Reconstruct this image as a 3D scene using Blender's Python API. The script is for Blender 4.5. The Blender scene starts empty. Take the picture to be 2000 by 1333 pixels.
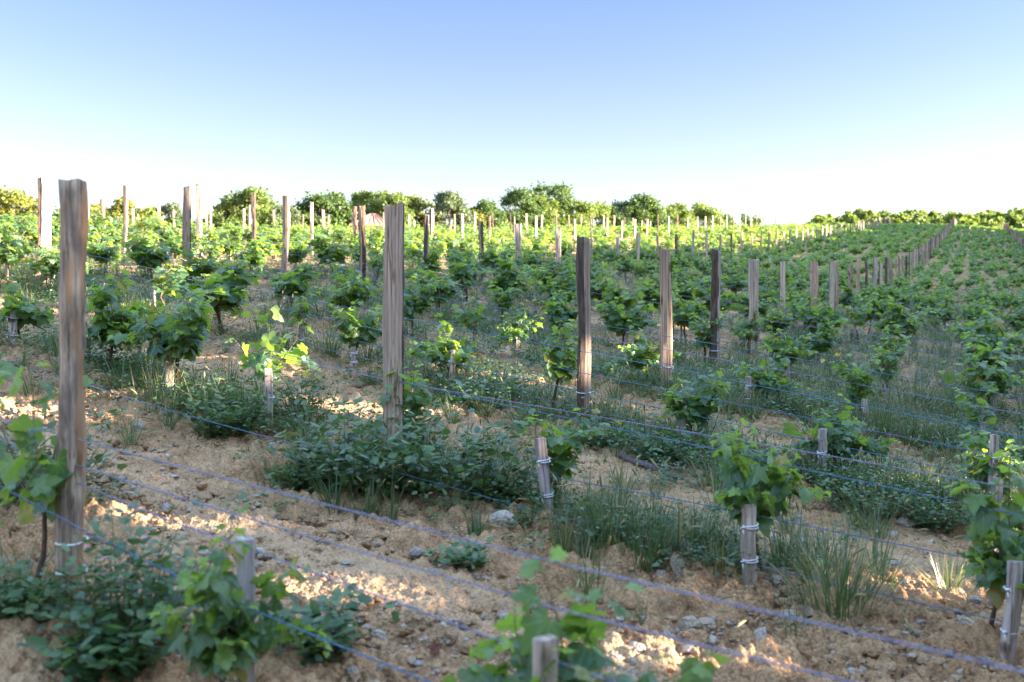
import bpy, math, random
import numpy as np
from mathutils import Vector

rnd = random.Random(7)
R = np.random.default_rng(11)
S = bpy.context.scene
COL = S.collection
F = 1944.4            # focal length in photo pixels (35 mm lens, 36 mm sensor, 2000 px)
HZ = 640.0            # eye level in the photograph

# ------------------------------------------------------------------ helpers
def tag(o, label=None, cat=None, group=None, kind=None):
    if label: o['label'] = label
    if cat: o['category'] = cat
    if group: o['group'] = group
    if kind: o['kind'] = kind
    return o

def empty(name, loc=(0, 0, 0), rz=0.0):
    o = bpy.data.objects.new(name, None)
    o.empty_display_size = 0.1
    COL.objects.link(o)
    o.location = loc
    o.rotation_euler = (0, 0, rz)
    return o

def mesh_data(name, V, faces, mats, mi=None, smooth=True, col=None, uv=None):
    """faces: list of int arrays, each (n, k)"""
    V = np.asarray(V, np.float32)
    me = bpy.data.meshes.new(name)
    faces = [np.asarray(f, np.int32) for f in faces if len(f)]
    nl = sum(f.size for f in faces); nf = sum(len(f) for f in faces)
    me.vertices.add(len(V)); me.loops.add(nl); me.polygons.add(nf)
    me.vertices.foreach_set('co', V.ravel())
    me.loops.foreach_set('vertex_index', np.concatenate([f.ravel() for f in faces]))
    tot = np.concatenate([np.full(len(f), f.shape[1], np.int32) for f in faces])
    st = np.concatenate([[0], np.cumsum(tot)[:-1]]).astype(np.int32)
    me.polygons.foreach_set('loop_start', st)
    me.polygons.foreach_set('loop_total', tot)
    if mi is not None:
        me.polygons.foreach_set('material_index', np.asarray(mi, np.int32))
    me.polygons.foreach_set('use_smooth', np.full(nf, smooth, bool))
    for m in mats: me.materials.append(m)
    if col is not None:
        a = me.attributes.new('Col', 'FLOAT_COLOR', 'POINT')
        c = np.ones((len(V), 4), np.float32); c[:, :col.shape[1]] = col
        a.data.foreach_set('color', c.ravel())
    if uv is not None and (uv < 8).any():
        a = me.attributes.new('Leaf', 'FLOAT2', 'POINT'); a.data.foreach_set('vector', np.asarray(uv, np.float32).ravel())
    me.update(calc_edges=True)
    me.validate(clean_customdata=False)
    return me

def obj(name, me, parent=None, loc=(0, 0, 0), rot=(0, 0, 0), sc=None):
    o = bpy.data.objects.new(name, me)
    COL.objects.link(o)
    if parent: o.parent = parent
    o.location = loc; o.rotation_euler = rot
    if sc is not None: o.scale = sc if hasattr(sc, '__len__') else (sc, sc, sc)
    return o

def dup(root):
    r = root.copy(); COL.objects.link(r)
    for ch in list(root.children):
        c = ch.copy(); COL.objects.link(c); c.parent = r
        for g in list(ch.children):
            d = g.copy(); COL.objects.link(d); d.parent = c
    return r

class MB:
    def __init__(s):
        s.V = []; s.Fq = []; s.Ft = []; s.n = 0; s.C = []; s.U = []
    def add(s, V, q=None, t=None, c=None, u=None):
        V = np.asarray(V, np.float32)
        s.U.append(np.zeros((len(V), 2), np.float32) + 9 if u is None else np.asarray(u, np.float32))
        s.V.append(V)
        if q is not None and len(q): s.Fq.append(np.asarray(q, np.int32) + s.n)
        if t is not None and len(t): s.Ft.append(np.asarray(t, np.int32) + s.n)
        if c is None: c = np.zeros((len(V), 3), np.float32)
        c = np.asarray(c, np.float32)
        if c.ndim == 1: c = np.tile(c, (len(V), 1))
        s.C.append(c)
        s.n += len(V)
    def arrays(s):
        V = np.concatenate(s.V); C = np.concatenate(s.C)
        q = np.concatenate(s.Fq) if s.Fq else np.zeros((0, 4), np.int32)
        t = np.concatenate(s.Ft) if s.Ft else np.zeros((0, 3), np.int32)
        return V, q, t, C
    def tube(s, P, rad, sides=6, c=None, cap=True):
        P = np.asarray(P, float); n = len(P)
        rad = np.broadcast_to(np.asarray(rad, float), (n,))
        T = np.gradient(P, axis=0); T /= np.linalg.norm(T, axis=1)[:, None] + 1e-9
        ref = np.array([0.31, 0.17, 0.93]) if abs(T[:, 2]).mean() < .8 else np.array([1, .2, .1])
        A = np.cross(T, ref); A /= np.linalg.norm(A, axis=1)[:, None] + 1e-9
        B = np.cross(T, A)
        th = np.linspace(0, 2 * np.pi, sides, endpoint=False)
        V = P[:, None] + rad[:, None, None] * (np.cos(th)[None, :, None] * A[:, None] + np.sin(th)[None, :, None] * B[:, None])
        V = V.reshape(-1, 3)
        i = np.arange(n - 1)[:, None] * sides; j = np.arange(sides)[None]; k = (j + 1) % sides
        q = np.stack([i + j, i + k, i + sides + k, i + sides + j], -1).reshape(-1, 4)
        t = None
        if cap:
            V = np.concatenate([V, P[:1], P[-1:]])
            a, b = n * sides, n * sides + 1
            j = np.arange(sides); k = (j + 1) % sides
            t = np.concatenate([np.stack([k, j, np.full(sides, a)], -1), np.stack([(n - 1) * sides + j, (n - 1) * sides + k, np.full(sides, b)], -1)])
        s.add(V, q, t, c)
    def data(s, name, mats, smooth=True):
        V, q, t, C = s.arrays()
        return mesh_data(name, V, [q, t], mats, smooth=smooth, col=C, uv=np.concatenate(s.U))

def _h(ix, iy, seed):
    n = (ix.astype(np.int64) * 374761393 + iy.astype(np.int64) * 668265263 + seed * 982451653) & 0x7fffffff
    n = ((n ^ (n >> 13)) * 1274126177) & 0x7fffffff
    return ((n ^ (n >> 16)) & 0xffff) / 65535.0
def vnoise(x, y, seed=0):
    x = np.asarray(x, float); y = np.asarray(y, float)
    ix = np.floor(x); iy = np.floor(y); fx = x - ix; fy = y - iy
    fx = fx * fx * (3 - 2 * fx); fy = fy * fy * (3 - 2 * fy)
    a = _h(ix, iy, seed); b = _h(ix + 1, iy, seed); c = _h(ix, iy + 1, seed); d = _h(ix + 1, iy + 1, seed)
    return (a + (b - a) * fx) * (1 - fy) + (c + (d - c) * fx) * fy
def fbm(x, y, seed=0, o=4):
    r = 0; amp = .5; tot = 0
    for i in range(o):
        r = r + amp * vnoise(x * 2 ** i + 17 * i, y * 2 ** i - 9 * i, seed + i); tot += amp; amp *= .5
    return r / tot
def clods(x, y, freq, seed, fill=.75):
    """domes scattered one per cell: crumbs of earth of uneven size"""
    x = np.asarray(x, float) * freq; y = np.asarray(y, float) * freq
    ix = np.floor(x); iy = np.floor(y); out = np.zeros_like(x)
    for dx in (-1, 0, 1):
        for dy in (-1, 0, 1):
            cx = ix + dx; cy = iy + dy
            px = cx + _h(cx, cy, seed); py = cy + _h(cx, cy, seed + 1)
            rr = .25 + .65 * _h(cx, cy, seed + 2); on = _h(cx, cy, seed + 3) < fill
            d2 = ((x - px) ** 2 + (y - py) ** 2) / rr ** 2
            hgt = np.where(on, rr * (1 - np.minimum(d2, 1) ** 1.6), 0)
            out = np.maximum(out, hgt)
    return out
def sstep(a, b, x):
    t = np.clip((np.asarray(x, float) - a) / (b - a), 0, 1); return t * t * (3 - 2 * t)

# ------------------------------------------------------------------ the lie of the land
A_COL = 0.463                       # a post line climbs away along (A_COL, 1)
P0 = np.array([-1.722, 3.885])      # first post of the front line
RSTEP = np.array([1.125, 2.43])     # from one vine row to the next
KSTEP = np.array([-6.96, 5.02])     # from one post line to the next, along a row
M_ROW = 0.7213                      # a row runs along (1, -M_ROW)
VSTEP = 0.955                       # vine spacing (in x)

_gx = np.array([-120, -60, -20, 0, 2.4, 3.84, 6.3, 8.7, 11.1, 13.6, 16, 18.4, 22.1, 24.8, 28.7, 37, 46.9, 61.4, 78.5, 95, 112, 146, 182, 260, 460, 900])
_gz = np.array([-8, -5, -2.5, -1.44, -1.24, -1.14, -1.0, -.90, -.76, -.64, -.51, -.39, -.14, .03, .28, .85, 1.65, 3.2, 5.2, 7.15, 9.2, 13.6, 18.4, 29, 56, 116])
_yy = np.arange(-120, 900, .25)
_g0 = np.interp(_yy, _gx, _gz)
_k = np.exp(-.5 * (np.arange(-40, 41) * .25 / 1.6) ** 2); _k /= _k.sum()
_g1 = np.convolve(np.pad(_g0, 40, mode='edge'), _k, mode='valid')
_hx = np.array([-400, -40, -20, -6, 3.5, 12.8, 19, 25, 40, 50, 80, 400])
_hz = np.array([-12, -3.2, -2.1, -.95, 0, 1.10, 1.70, 2.08, 2.35, 2.45, 2.5, 2.5])
_cc = np.arange(-400, 400, .25)
_h0 = np.interp(_cc, _hx, _hz)
_h1 = np.convolve(np.pad(_h0, 40, mode='edge'), np.exp(-.5 * (np.arange(-40, 41) * .25 / 2.2) ** 2) / np.exp(-.5 * (np.arange(-40, 41) * .25 / 2.2) ** 2).sum(), mode='valid')
Q0 = P0[1] + M_ROW * P0[0]
QSTEP = RSTEP[1] + M_ROW * RSTEP[0]
def rowpos(x, y): return ((y + M_ROW * x) - Q0) / QSTEP
def crest(c): return np.interp(c, [-60, -10, 3.5, 13, 25, 41, 50, 80], [212, 203, 194, 154, 108, 72, 60, 54])
def Zb(x, y):
    x = np.asarray(x, float); y = np.asarray(y, float)
    c = A_COL * y - x
    z = np.interp(y, _yy, _g1) + np.interp(c, _cc, _h1)
    d = y - crest(c); w = 7.0
    sp = w * np.log1p(np.exp(np.clip(d / w, -40, 40)))
    sl = np.where(y < 260, .145, .15)
    z = z - sp * sl
    rid = sstep(230, 430, y) * sstep(.20, .36, x / np.maximum(y, 1))
    z = z + rid * (0.1085 * np.minimum(y, 520) - z) * 1.0
    u = rowpos(x, y); fr = u - np.round(u)
    z = z + .055 * np.exp(-(fr / .13) ** 2) * sstep(70, 25, y)
    z = z + .05 * (fbm(x * .9, y * .9, 5, 3) - .5) * sstep(60, 20, np.hypot(x, y))
    return z
def Z(x, y): return float(Zb(np.array([x]), np.array([y]))[0])

def at_row(r, px):
    X = (px - 1000.0) / F
    q = P0 + r * RSTEP
    t = (X * q[1] - q[0]) / (1 + M_ROW * X)
    return q[0] + t, q[1] - M_ROW * t
def row_t(r, t):
    q = P0 + r * RSTEP
    return q[0] + t, q[1] - M_ROW * t
def zpix(py, y): return (HZ - py) / F * y
def pxof(x, y): return 1000 + F * x / y
def in_view(x, y, m=1.06): return y > .8 and abs(x / y) < .5143 * m

# ------------------------------------------------------------------ materials
class NT:
    def __init__(s, name):
        s.m = bpy.data.materials.new(name); s.m.use_nodes = True
        s.t = s.m.node_tree; s.t.nodes.clear()
        s.out = s.n('ShaderNodeOutputMaterial')
    def n(s, typ, **kw):
        nd = s.t.nodes.new(typ)
        for k, v in kw.items(): setattr(nd, k, v)
        return nd
    def l(s, a, b): s.t.links.new(a, b)
    def setin(s, nd, **kw):
        for k, v in kw.items(): nd.inputs[k.replace('_', ' ')].default_value = v
    def noise(s, vec, scale, detail=4, rough=.6):
        nd = s.n('ShaderNodeTexNoise'); nd.inputs['Scale'].default_value = scale
        nd.inputs['Detail'].default_value = detail; nd.inputs['Roughness'].default_value = rough
        if vec is not None: s.l(vec, nd.inputs['Vector'])
        return nd.outputs['Fac']
    def ramp(s, fac, stops):
        nd = s.n('ShaderNodeValToRGB'); e = nd.color_ramp.elements
        while len(e) < len(stops): e.new(.5)
        for i, (p, c) in enumerate(stops):
            e[i].position = p; e[i].color = (*c, 1)
        s.l(fac, nd.inputs['Fac']); return nd.outputs['Color']
    def mix(s, fac, a, b, mode='MIX'):
        nd = s.n('ShaderNodeMix', data_type='RGBA', blend_type=mode)
        for sock, v in ((nd.inputs[0], fac), (nd.inputs[6], a), (nd.inputs[7], b)):
            if isinstance(v, (int, float)): sock.default_value = v
            elif isinstance(v, tuple): sock.default_value = (*v, 1)
            else: s.l(v, sock)
        return nd.outputs[2]
    def math(s, op, a, b=None):
        nd = s.n('ShaderNodeMath', operation=op)
        for i, v in enumerate((a, b)):
            if v is None: continue
            if isinstance(v, (int, float)): nd.inputs[i].default_value = v
            else: s.l(v, nd.inputs[i])
        return nd.outputs[0]
    def scaled(s, vec, sc):
        nd = s.n('ShaderNodeMapping'); nd.inputs['Scale'].default_value = sc
        s.l(vec, nd.inputs['Vector']); return nd.outputs[0]
    def bump(s, h, strength, dist):
        nd = s.n('ShaderNodeBump'); nd.inputs['Strength'].default_value = strength
        nd.inputs['Distance'].default_value = dist; s.l(h, nd.inputs['Height']); return nd.outputs[0]
    def bsdf(s, col, rough=.8, spec=.3, normal=None):
        nd = s.n('ShaderNodeBsdfPrincipled')
        if isinstance(col, tuple): nd.inputs['Base Color'].default_value = (*col, 1)
        else: s.l(col, nd.inputs['Base Color'])
        nd.inputs['Roughness'].default_value = rough
        nd.inputs['Specular IOR Level'].default_value = spec
        if normal is not None: s.l(normal, nd.inputs['Normal'])
        return nd.outputs[0]
    def done(s, sh): s.l(sh, s.out.inputs['Surface']); return s.m

def m_soil(name, tint=(1, 1, 1), attr=False):
    k = NT(name)
    co = k.n('ShaderNodeTexCoord').outputs['Object']
    n1 = k.noise(co, 1.6, 6, .68); n2 = k.noise(co, 9, 6, .7); n3 = k.noise(co, 60, 4, .7)
    c = k.ramp(n1, [(.32, (.31, .176, .088)), (.5, (.45, .272, .152)), (.68, (.52, .348, .208))])
    c2 = k.ramp(n2, [(.3, (.46, .43, .42)), (.52, (.95, .95, .95)), (.75, (1.18, 1.16, 1.14))])
    c = k.mix(1.0, c, c2, 'MULTIPLY')
    c3 = k.ramp(n3, [(.3, (.72, .70, .68)), (.6, (1.05, 1.05, 1.05))])
    c = k.mix(.8, c, c3, 'MULTIPLY')
    if not attr:
        tk = k.n('ShaderNodeAttribute', attribute_name='Col'); c = k.mix(k.math('MULTIPLY', tk.outputs['Fac'], .45), c, (.53, .37, .24))
    if attr:
        at = k.n('ShaderNodeAttribute', attribute_name='Col')
        sp = k.n('ShaderNodeSeparateColor'); k.l(at.outputs['Color'], sp.inputs[0])
        st = k.ramp(sp.outputs[0], [(0, (.30, .265, .235)), (.35, (.38, .32, .255)), (.6, (.29, .27, .26)), (.8, (.48, .43, .38)), (1, (.36, .28, .21))])
        c = k.mix(sp.outputs[1], c, st)
    vo = k.n('ShaderNodeTexVoronoi'); vo.inputs['Scale'].default_value = 70; vo.inputs['Randomness'].default_value = 1
    k.l(co, vo.inputs['Vector'])
    c = k.mix(k.ramp(k.noise(co, 3.5, 4), [(.35, (.12, .12, .12)), (.62, (.85, .85, .85))]), c, k.ramp(vo.outputs['Distance'], [(.15, (1.12, 1.1, 1.08)), (.5, (.88, .85, .82)), (.75, (.42, .38, .36))]), 'MULTIPLY')  # gaps between crumbs darkened in the colour, like shade in crevices
    h = k.math('ADD', k.math('MULTIPLY', n2, .6), k.math('MULTIPLY', n3, .4))
    h = k.math('SUBTRACT', h, k.math('MULTIPLY', vo.outputs['Distance'], .5))
    nm = k.bump(h, 1.0, .014)
    return k.done(k.bsdf(c, .95, .12, nm))

def m_wood(name, lo, hi, bark=False, old=False, even=False):
    k = NT(name)
    co = k.n('ShaderNodeTexCoord').outputs['Object']
    oi = k.n('ShaderNodeObjectInfo')
    off = k.n('ShaderNodeVectorMath', operation='ADD'); k.l(co, off.inputs[0])
    sc = k.math('MULTIPLY', oi.outputs['Random'], 30.0)
    k.l(sc, off.inputs[1])
    v = off.outputs[0]
    g1 = k.noise(k.scaled(v, (22, 22, 4.5) if old else ((42, 42, 1.6) if not bark else (26, 26, 4))), 1.0, 5, .62)
    g2 = k.noise(k.scaled(v, (13, 13, 3.2) if old else (7, 7, 1.1)), 1.0, 5 if old else 4, .6)
    g3 = k.noise(k.scaled(v, (160, 160, 6)), 1.0, 3, .6)
    mid = tuple((a + b) / 2 for a, b in zip(lo, hi))
    c = k.ramp(g1, [(.33, lo), (.52, mid), (.68, hi)])
    c = k.mix(1.0, c, k.ramp(g2, [(.3, (.60, .60, .64)), (.5, (1, .98, .96)), (.7, (1.12, 1.05, .97))]), 'MULTIPLY')
    if not bark:
        cr = k.noise(k.scaled(v, (34, 34, .75)), 1.0, 4, .5)
        c = k.mix(k.ramp(g2, [(.40, (0, 0, 0)), (.55, (1, 1, 1))]), c, k.ramp(cr, [(.465, (1, 1, 1)), (.486, (.38, .34, .33)), (.5, (.30, .27, .26)), (.510, (1, 1, 1))]), 'MULTIPLY')
        wv = k.n('ShaderNodeTexWave'); wv.inputs['Scale'].default_value = 1.0; wv.inputs['Distortion'].default_value = 7; wv.inputs['Detail'].default_value = 3; wv.inputs['Detail Scale'].default_value = .9
        k.l(k.scaled(v, (13, 5, .9)), wv.inputs['Vector'])
        c = k.mix(.8, c, k.ramp(wv.outputs['Fac'], [(.15, (.74, .70, .68)), (.6, (1.08, 1.06, 1.04))]), 'MULTIPLY')
        kn = k.n('ShaderNodeTexVoronoi'); kn.inputs['Scale'].default_value = 1.0
        k.l(k.scaled(v, (11, 11, 2.6)), kn.inputs['Vector'])
        c = k.mix(1.0, c, k.ramp(kn.outputs['Distance'], [(.05, (.22, .17, .15)), (.16, (.62, .52, .46)), (.22, (1, 1, 1))]), 'MULTIPLY')
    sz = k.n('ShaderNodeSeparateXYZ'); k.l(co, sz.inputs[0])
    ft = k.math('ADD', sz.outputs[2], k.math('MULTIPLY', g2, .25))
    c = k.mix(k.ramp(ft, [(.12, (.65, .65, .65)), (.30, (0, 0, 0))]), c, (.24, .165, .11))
    if old:
        g5 = k.noise(k.scaled(v, (9, 9, 2.2)), 1.0, 4, .6)
        c = k.mix(k.ramp(g5, [(.50, (0, 0, 0)), (.60, (.85, .85, .85))]), c, (.36, .20, .105))
        c = k.mix(k.ramp(g5, [(.30, (.8, .8, .8)), (.40, (0, 0, 0))]), c, (.11, .085, .085))
    rr = k.math('MULTIPLY', oi.outputs['Random'], 1.0)
    if not old and not even: c = k.mix(1.0, c, k.ramp(rr, [(0, (.60, .58, .62)), (.25, (1.05, .96, .86)), (.5, (.80, .76, .80)), (.75, (1.22, 1.05, .88)), (1, (.95, .95, 1.02))]), 'MULTIPLY')
    h = k.math('ADD', k.math('MULTIPLY', g1, .7), k.math('MULTIPLY', g3, .3))
    nm = k.bump(h, 1.0 if bark else .8, .016 if bark else .008)
    return k.done(k.bsdf(c, .82, .22, nm))

def m_leaf(name, ramp_r, young, trans, under, tfac=.38, rough=.42, spec=.5, autumn=None, veins=False):
    k = NT(name)
    at = k.n('ShaderNodeAttribute', attribute_name='Col')
    sp = k.n('ShaderNodeSeparateColor'); k.l(at.outputs['Color'], sp.inputs[0])
    oi = k.n('ShaderNodeObjectInfo')
    r = k.math('FRACT', k.math('ADD', sp.outputs[0], k.math('MULTIPLY', oi.outputs['Random'], .37)))
    c = k.ramp(r, ramp_r)
    c = k.mix(sp.outputs[1], c, young)
    co = k.n('ShaderNodeTexCoord').outputs['Object']
    n = k.noise(co, 55, 3)
    c = k.mix(1.0, c, k.ramp(n, [(.3, (.78, .8, .78)), (.65, (1.15, 1.12, 1.05))]), 'MULTIPLY')
    if veins:
        la = k.n('ShaderNodeAttribute', attribute_name='Leaf'); sv = k.n('ShaderNodeSeparateXYZ'); k.l(la.outputs['Vector'], sv.inputs[0])
        u = k.math('ABSOLUTE', sv.outputs[0]); v = sv.outputs[1]; vm = None
        for ph in (0, .62, 1.25, 2.0):
            dd = k.math('ABSOLUTE', k.math('SUBTRACT', k.math('MULTIPLY', u, math.cos(ph)), k.math('MULTIPLY', v, math.sin(ph))))
            al = k.math('ADD', k.math('MULTIPLY', u, math.sin(ph)), k.math('MULTIPLY', v, math.cos(ph)))
            wd = k.math('ADD', k.math('MULTIPLY', al, -.02), .034)
            m1 = k.math('MULTIPLY', k.math('LESS_THAN', dd, wd), k.math('GREATER_THAN', al, 0))
            vm = m1 if vm is None else k.math('MAXIMUM', vm, m1)
        c = k.mix(k.math('MULTIPLY', vm, .55), c, (.17, .24, .09))
        n9 = k.noise(co, 16, 3)
        c = k.mix(k.ramp(n9, [(.70, (0, 0, 0)), (.78, (.6, .6, .6))]), c, (.16, .12, .045))
    if autumn:
        c = k.mix(sp.outputs[2], c, autumn)
    geo = k.n('ShaderNodeNewGeometry')
    cu = k.mix(k.math('MULTIPLY', geo.outputs['Backfacing'], under[1]), c, under[0])
    b = k.bsdf(cu, rough, spec, k.bump(n, .25, .004))
    tr = k.n('ShaderNodeBsdfTranslucent')
    tc = k.mix(sp.outputs[1], trans, tuple(min(1, v * 1.5) for v in trans))
    if autumn: tc = k.mix(sp.outputs[2], tc, tuple(min(.9, v * 1.6) for v in autumn))
    k.l(tc, tr.inputs['Color'])
    mx = k.n('ShaderNodeMixShader'); mx.inputs[0].default_value = tfac
    k.l(b, mx.inputs[1]); k.l(tr.outputs[0], mx.inputs[2])
    return k.done(mx.outputs[0])

def m_plain(name, col, rough=.6, spec=.3, var=.25, scale=20):
    k = NT(name)
    co = k.n('ShaderNodeTexCoord').outputs['Object']
    n = k.noise(co, scale, 4)
    c = k.mix(1.0, col, k.ramp(n, [(.3, (1 - var,) * 3), (.7, (1 + var * .6,) * 3)]), 'MULTIPLY')
    return k.done(k.bsdf(c, rough, spec, k.bump(n, .3, .004)))

M_SOIL = m_soil('soil')
M_STONE = m_soil('stone', attr=True)
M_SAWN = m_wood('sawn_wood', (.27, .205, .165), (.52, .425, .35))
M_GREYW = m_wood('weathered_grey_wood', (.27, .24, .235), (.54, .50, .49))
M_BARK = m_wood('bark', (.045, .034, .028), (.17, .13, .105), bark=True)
M_SUNLIT = m_wood('sunlit_sawn_wood', (.42, .34, .27), (.68, .58, .48), even=True)  # sawn wood with a lighter base colour, sunlight painted in
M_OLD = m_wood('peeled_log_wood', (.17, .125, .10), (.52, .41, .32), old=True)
M_VINE = m_leaf('vine_leaf', [(0, (.024, .070, .034)), (.3, (.042, .108, .042)), (.6, (.030, .080, .052)), (.85, (.078, .155, .045)), (1, (.024, .070, .034))],
                (.21, .32, .035), (.38, .56, .055), ((.12, .18, .10), .7), .36, .36, .6, autumn=(.30, .22, .05), veins=True)
M_WEED = m_leaf('weed_leaf', [(0, (.032, .075, .042)), (.35, (.050, .105, .050)), (.7, (.085, .155, .055)), (.9, (.062, .12, .07)), (1, (.032, .075, .042))],
                (.09, .16, .05), (.14, .26, .05), ((.08, .12, .085), .5), .26, .38, .6, autumn=(.24, .16, .06))
M_GRASS = m_leaf('grass_blade', [(0, (.034, .074, .026)), (.5, (.056, .108, .034)), (.8, (.105, .130, .050)), (1, (.034, .074, .026))],
                 (.30, .27, .12), (.15, .24, .06), ((.06, .09, .05), .3), .28, .42, .5, autumn=(.34, .27, .14))
M_TREE = {
    'dark': m_leaf('oak_foliage', [(0, (.035, .068, .024)), (.5, (.055, .095, .03)), (1, (.04, .078, .026))], (.13, .19, .05), (.16, .26, .04), ((.08, .12, .05), .3), .25, .55, .25),
    'light': m_leaf('light_foliage', [(0, (.075, .115, .03)), (.5, (.105, .150, .04)), (1, (.085, .125, .035))], (.20, .25, .06), (.25, .34, .05), ((.12, .15, .06), .3), .28, .55, .25),
    'yellow': m_leaf('yellowing_foliage', [(0, (.10, .14, .035)), (.5, (.15, .165, .04)), (1, (.115, .145, .035))], (.25, .22, .05), (.30, .34, .05), ((.18, .18, .06), .3), .28, .55, .25),
    'grey': m_leaf('grey_green_foliage', [(0, (.085, .115, .07)), (.5, (.115, .145, .085)), (1, (.095, .125, .075))], (.17, .20, .10), (.2, .28, .09), ((.14, .17, .11), .3), .22, .6, .25),
    'orange': m_leaf('orange_foliage', [(0, (.13, .13, .04)), (.5, (.19, .145, .045)), (1, (.14, .13, .04))], (.28, .19, .06), (.30, .26, .06), ((.25, .2, .08), .3), .25, .6, .2),
}
M_TRUNK = m_plain('tree_bark', (.10, .08, .062), .9, .15, .4, 6)
M_CANE = m_plain('vine_bark', (.105, .066, .047), .85, .2, .4, 60)
M_SHOOT = m_plain('green_shoot', (.14, .15, .055), .55, .35, .3, 60)
M_TWINE = m_plain('white_twine', (.74, .75, .80), .6, .3, .15, 200)
M_WIRE = m_plain('blue_twine', (.085, .165, .29), .65, .2, .5, 90)
M_WIRE2 = m_plain('lilac_twine', (.22, .22, .32), .7, .2, .55, 90)
M_TILE = m_plain('salmon_roof_tile', (.42, .225, .17), .85, .2, .3, 5)
M_PLAST = m_plain('pale_plaster', (.60, .55, .50), .9, .1, .15, 2)
M_DARK = m_plain('dark_slate', (.10, .11, .14), .7, .3, .2, 5)
M_DEAD = m_plain('dead_wood', (.13, .105, .10), .85, .2, .5, 40)
M_DRYLEAF = m_plain('dry_leaf', (.13, .05, .03), .8, .2, .4, 60)
M_RUST = m_plain('rusty_dry_leaf', (.36, .15, .045), .8, .2, .4, 60)
M_FEATHER = m_plain('brown_feathers', (.16, .115, .07), .8, .2, .4, 60)
M_PINK = m_plain('pink_petal', (.62, .25, .36), .6, .3, .2, 60)
M_GRAPE = m_plain('red_grape', (.16, .035, .06), .35, .5, .4, 40)
M_BEAK = m_plain('dark_beak', (.05, .045, .04), .5, .4, .2, 60)

# ------------------------------------------------------------------ ground: one sheet, polar grid round the viewer
def build_ground():
    fine = np.radians(np.linspace(-39, 39, 680))
    rest = np.radians(np.linspace(39, 321, 72))[1:-1]
    th = np.concatenate([fine, rest])
    r1 = np.geomspace(1.3, 15, 820); r2 = np.geomspace(15, 900, 190)[1:]
    rr = np.concatenate([[.03, .4], r1, r2])
    X = rr[:, None] * np.sin(th)[None]; Y = rr[:, None] * np.cos(th)[None]
    Zg = Zb(X, Y)
    d = np.broadcast_to(rr[:, None], X.shape)
    u = rowpos(X, Y); fr = u - np.round(u)
    rough = .35 + .75 * sstep(.42, .62, fbm(X * .55, Y * .55, 31, 3)) + .5 * np.exp(-((fr + .12) / .14) ** 2)
    track = np.exp(-((u - np.floor(u) - .44) / .15) ** 2) * np.where(np.floor(u) == 0, 1.0, .5) * (.6 + .6 * fbm(X * .8, Y * .8, 91, 3))
    rough = np.clip(rough * (1 - .45 * track), .15, 1.4)
    n1 = fbm(X * 3.2, Y * 3.2, 3, 4) - .5
    n3 = np.abs(fbm(X * 21, Y * 21, 23, 3) - .5) * 2
    wx = X + .03 * (fbm(X * 14, Y * 14, 61, 2) - .5); wy = Y + .03 * (fbm(X * 14, Y * 14, 67, 2) - .5)
    big = clods(wx, wy, 5.5, 201, .45); mid_ = clods(wx, wy, 12, 211, .7); small = clods(wx, wy, 27, 221, .8); tiny = clods(wx, wy, 55, 231, .8)
    fade = sstep(45, 14, d)
    micro = (.055 * n1 + .014 * n3 * rough) * fade + (.078 * big * sstep(.70, 1.1, rough) + .050 * mid_ * sstep(.3, .85, rough) + .027 * small * (.35 + .65 * rough) + .012 * tiny) * sstep(26, 10, d)
    Zg = Zg + micro - .024 * rough * fade
    # trodden footprints-like hollows and a wheel rut on the bare track
    ru = rowpos(X, Y)
    Zg = Zg - .035 * np.exp(-((ru - .38 - .03 * np.sin(X * 1.7)) / .05) ** 2) * sstep(20, 8, d) - .025 * np.exp(-((ru - .62 - .03 * np.sin(X * 1.3 + 1)) / .045) ** 2) * sstep(20, 8, d)
    V = np.stack([X, Y, Zg], -1).reshape(-1, 3)
    nr, nt = X.shape
    i = np.arange(nr - 1)[:, None] * nt; j = np.arange(nt)[None]; k = (j + 1) % nt
    q = np.stack([i + k, i + j, i + nt + j, i + nt + k], -1).reshape(-1, 4)
    q = q[:, ::-1]
    me = mesh_data('ground', V, [q], [M_SOIL], col=np.stack([track.ravel()] * 3, -1))
    o = obj('ground', me); tag(o, kind='structure')
    o['label'] = 'tan stony vineyard soil rising to a crest'
build_ground()

# ------------------------------------------------------------------ clods, pebbles, rocks
def ico(sub):
    t = (1 + 5 ** .5) / 2
    V = [(-1, t, 0), (1, t, 0), (-1, -t, 0), (1, -t, 0), (0, -1, t), (0, 1, t), (0, -1, -t), (0, 1, -t), (t, 0, -1), (t, 0, 1), (-t, 0, -1), (-t, 0, 1)]
    T = [(0, 11, 5), (0, 5, 1), (0, 1, 7), (0, 7, 10), (0, 10, 11), (1, 5, 9), (5, 11, 4), (11, 10, 2), (10, 7, 6), (7, 1, 8), (3, 9, 4), (3, 4, 2), (3, 2, 6), (3, 6, 8), (3, 8, 9), (4, 9, 5), (2, 4, 11), (6, 2, 10), (8, 6, 7), (9, 8, 1)]
    V = [np.array(v, float) / np.linalg.norm(v) for v in V]
    for _ in range(sub):
        cache = {}; T2 = []
        def mid(a, b):
            key = (min(a, b), max(a, b))
            if key not in cache:
                m = V[a] + V[b]; V.append(m / np.linalg.norm(m)); cache[key] = len(V) - 1
            return cache[key]
        for a, b, c in T:
            x, y, z = mid(a, b), mid(b, c), mid(c, a)
            T2 += [(a, x, z), (b, y, x), (c, z, y), (x, y, z)]
        T = T2
    return np.array(V), np.array(T, np.int32)
ICO = {k: ico(k) for k in (0, 1, 2, 3)}

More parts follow.
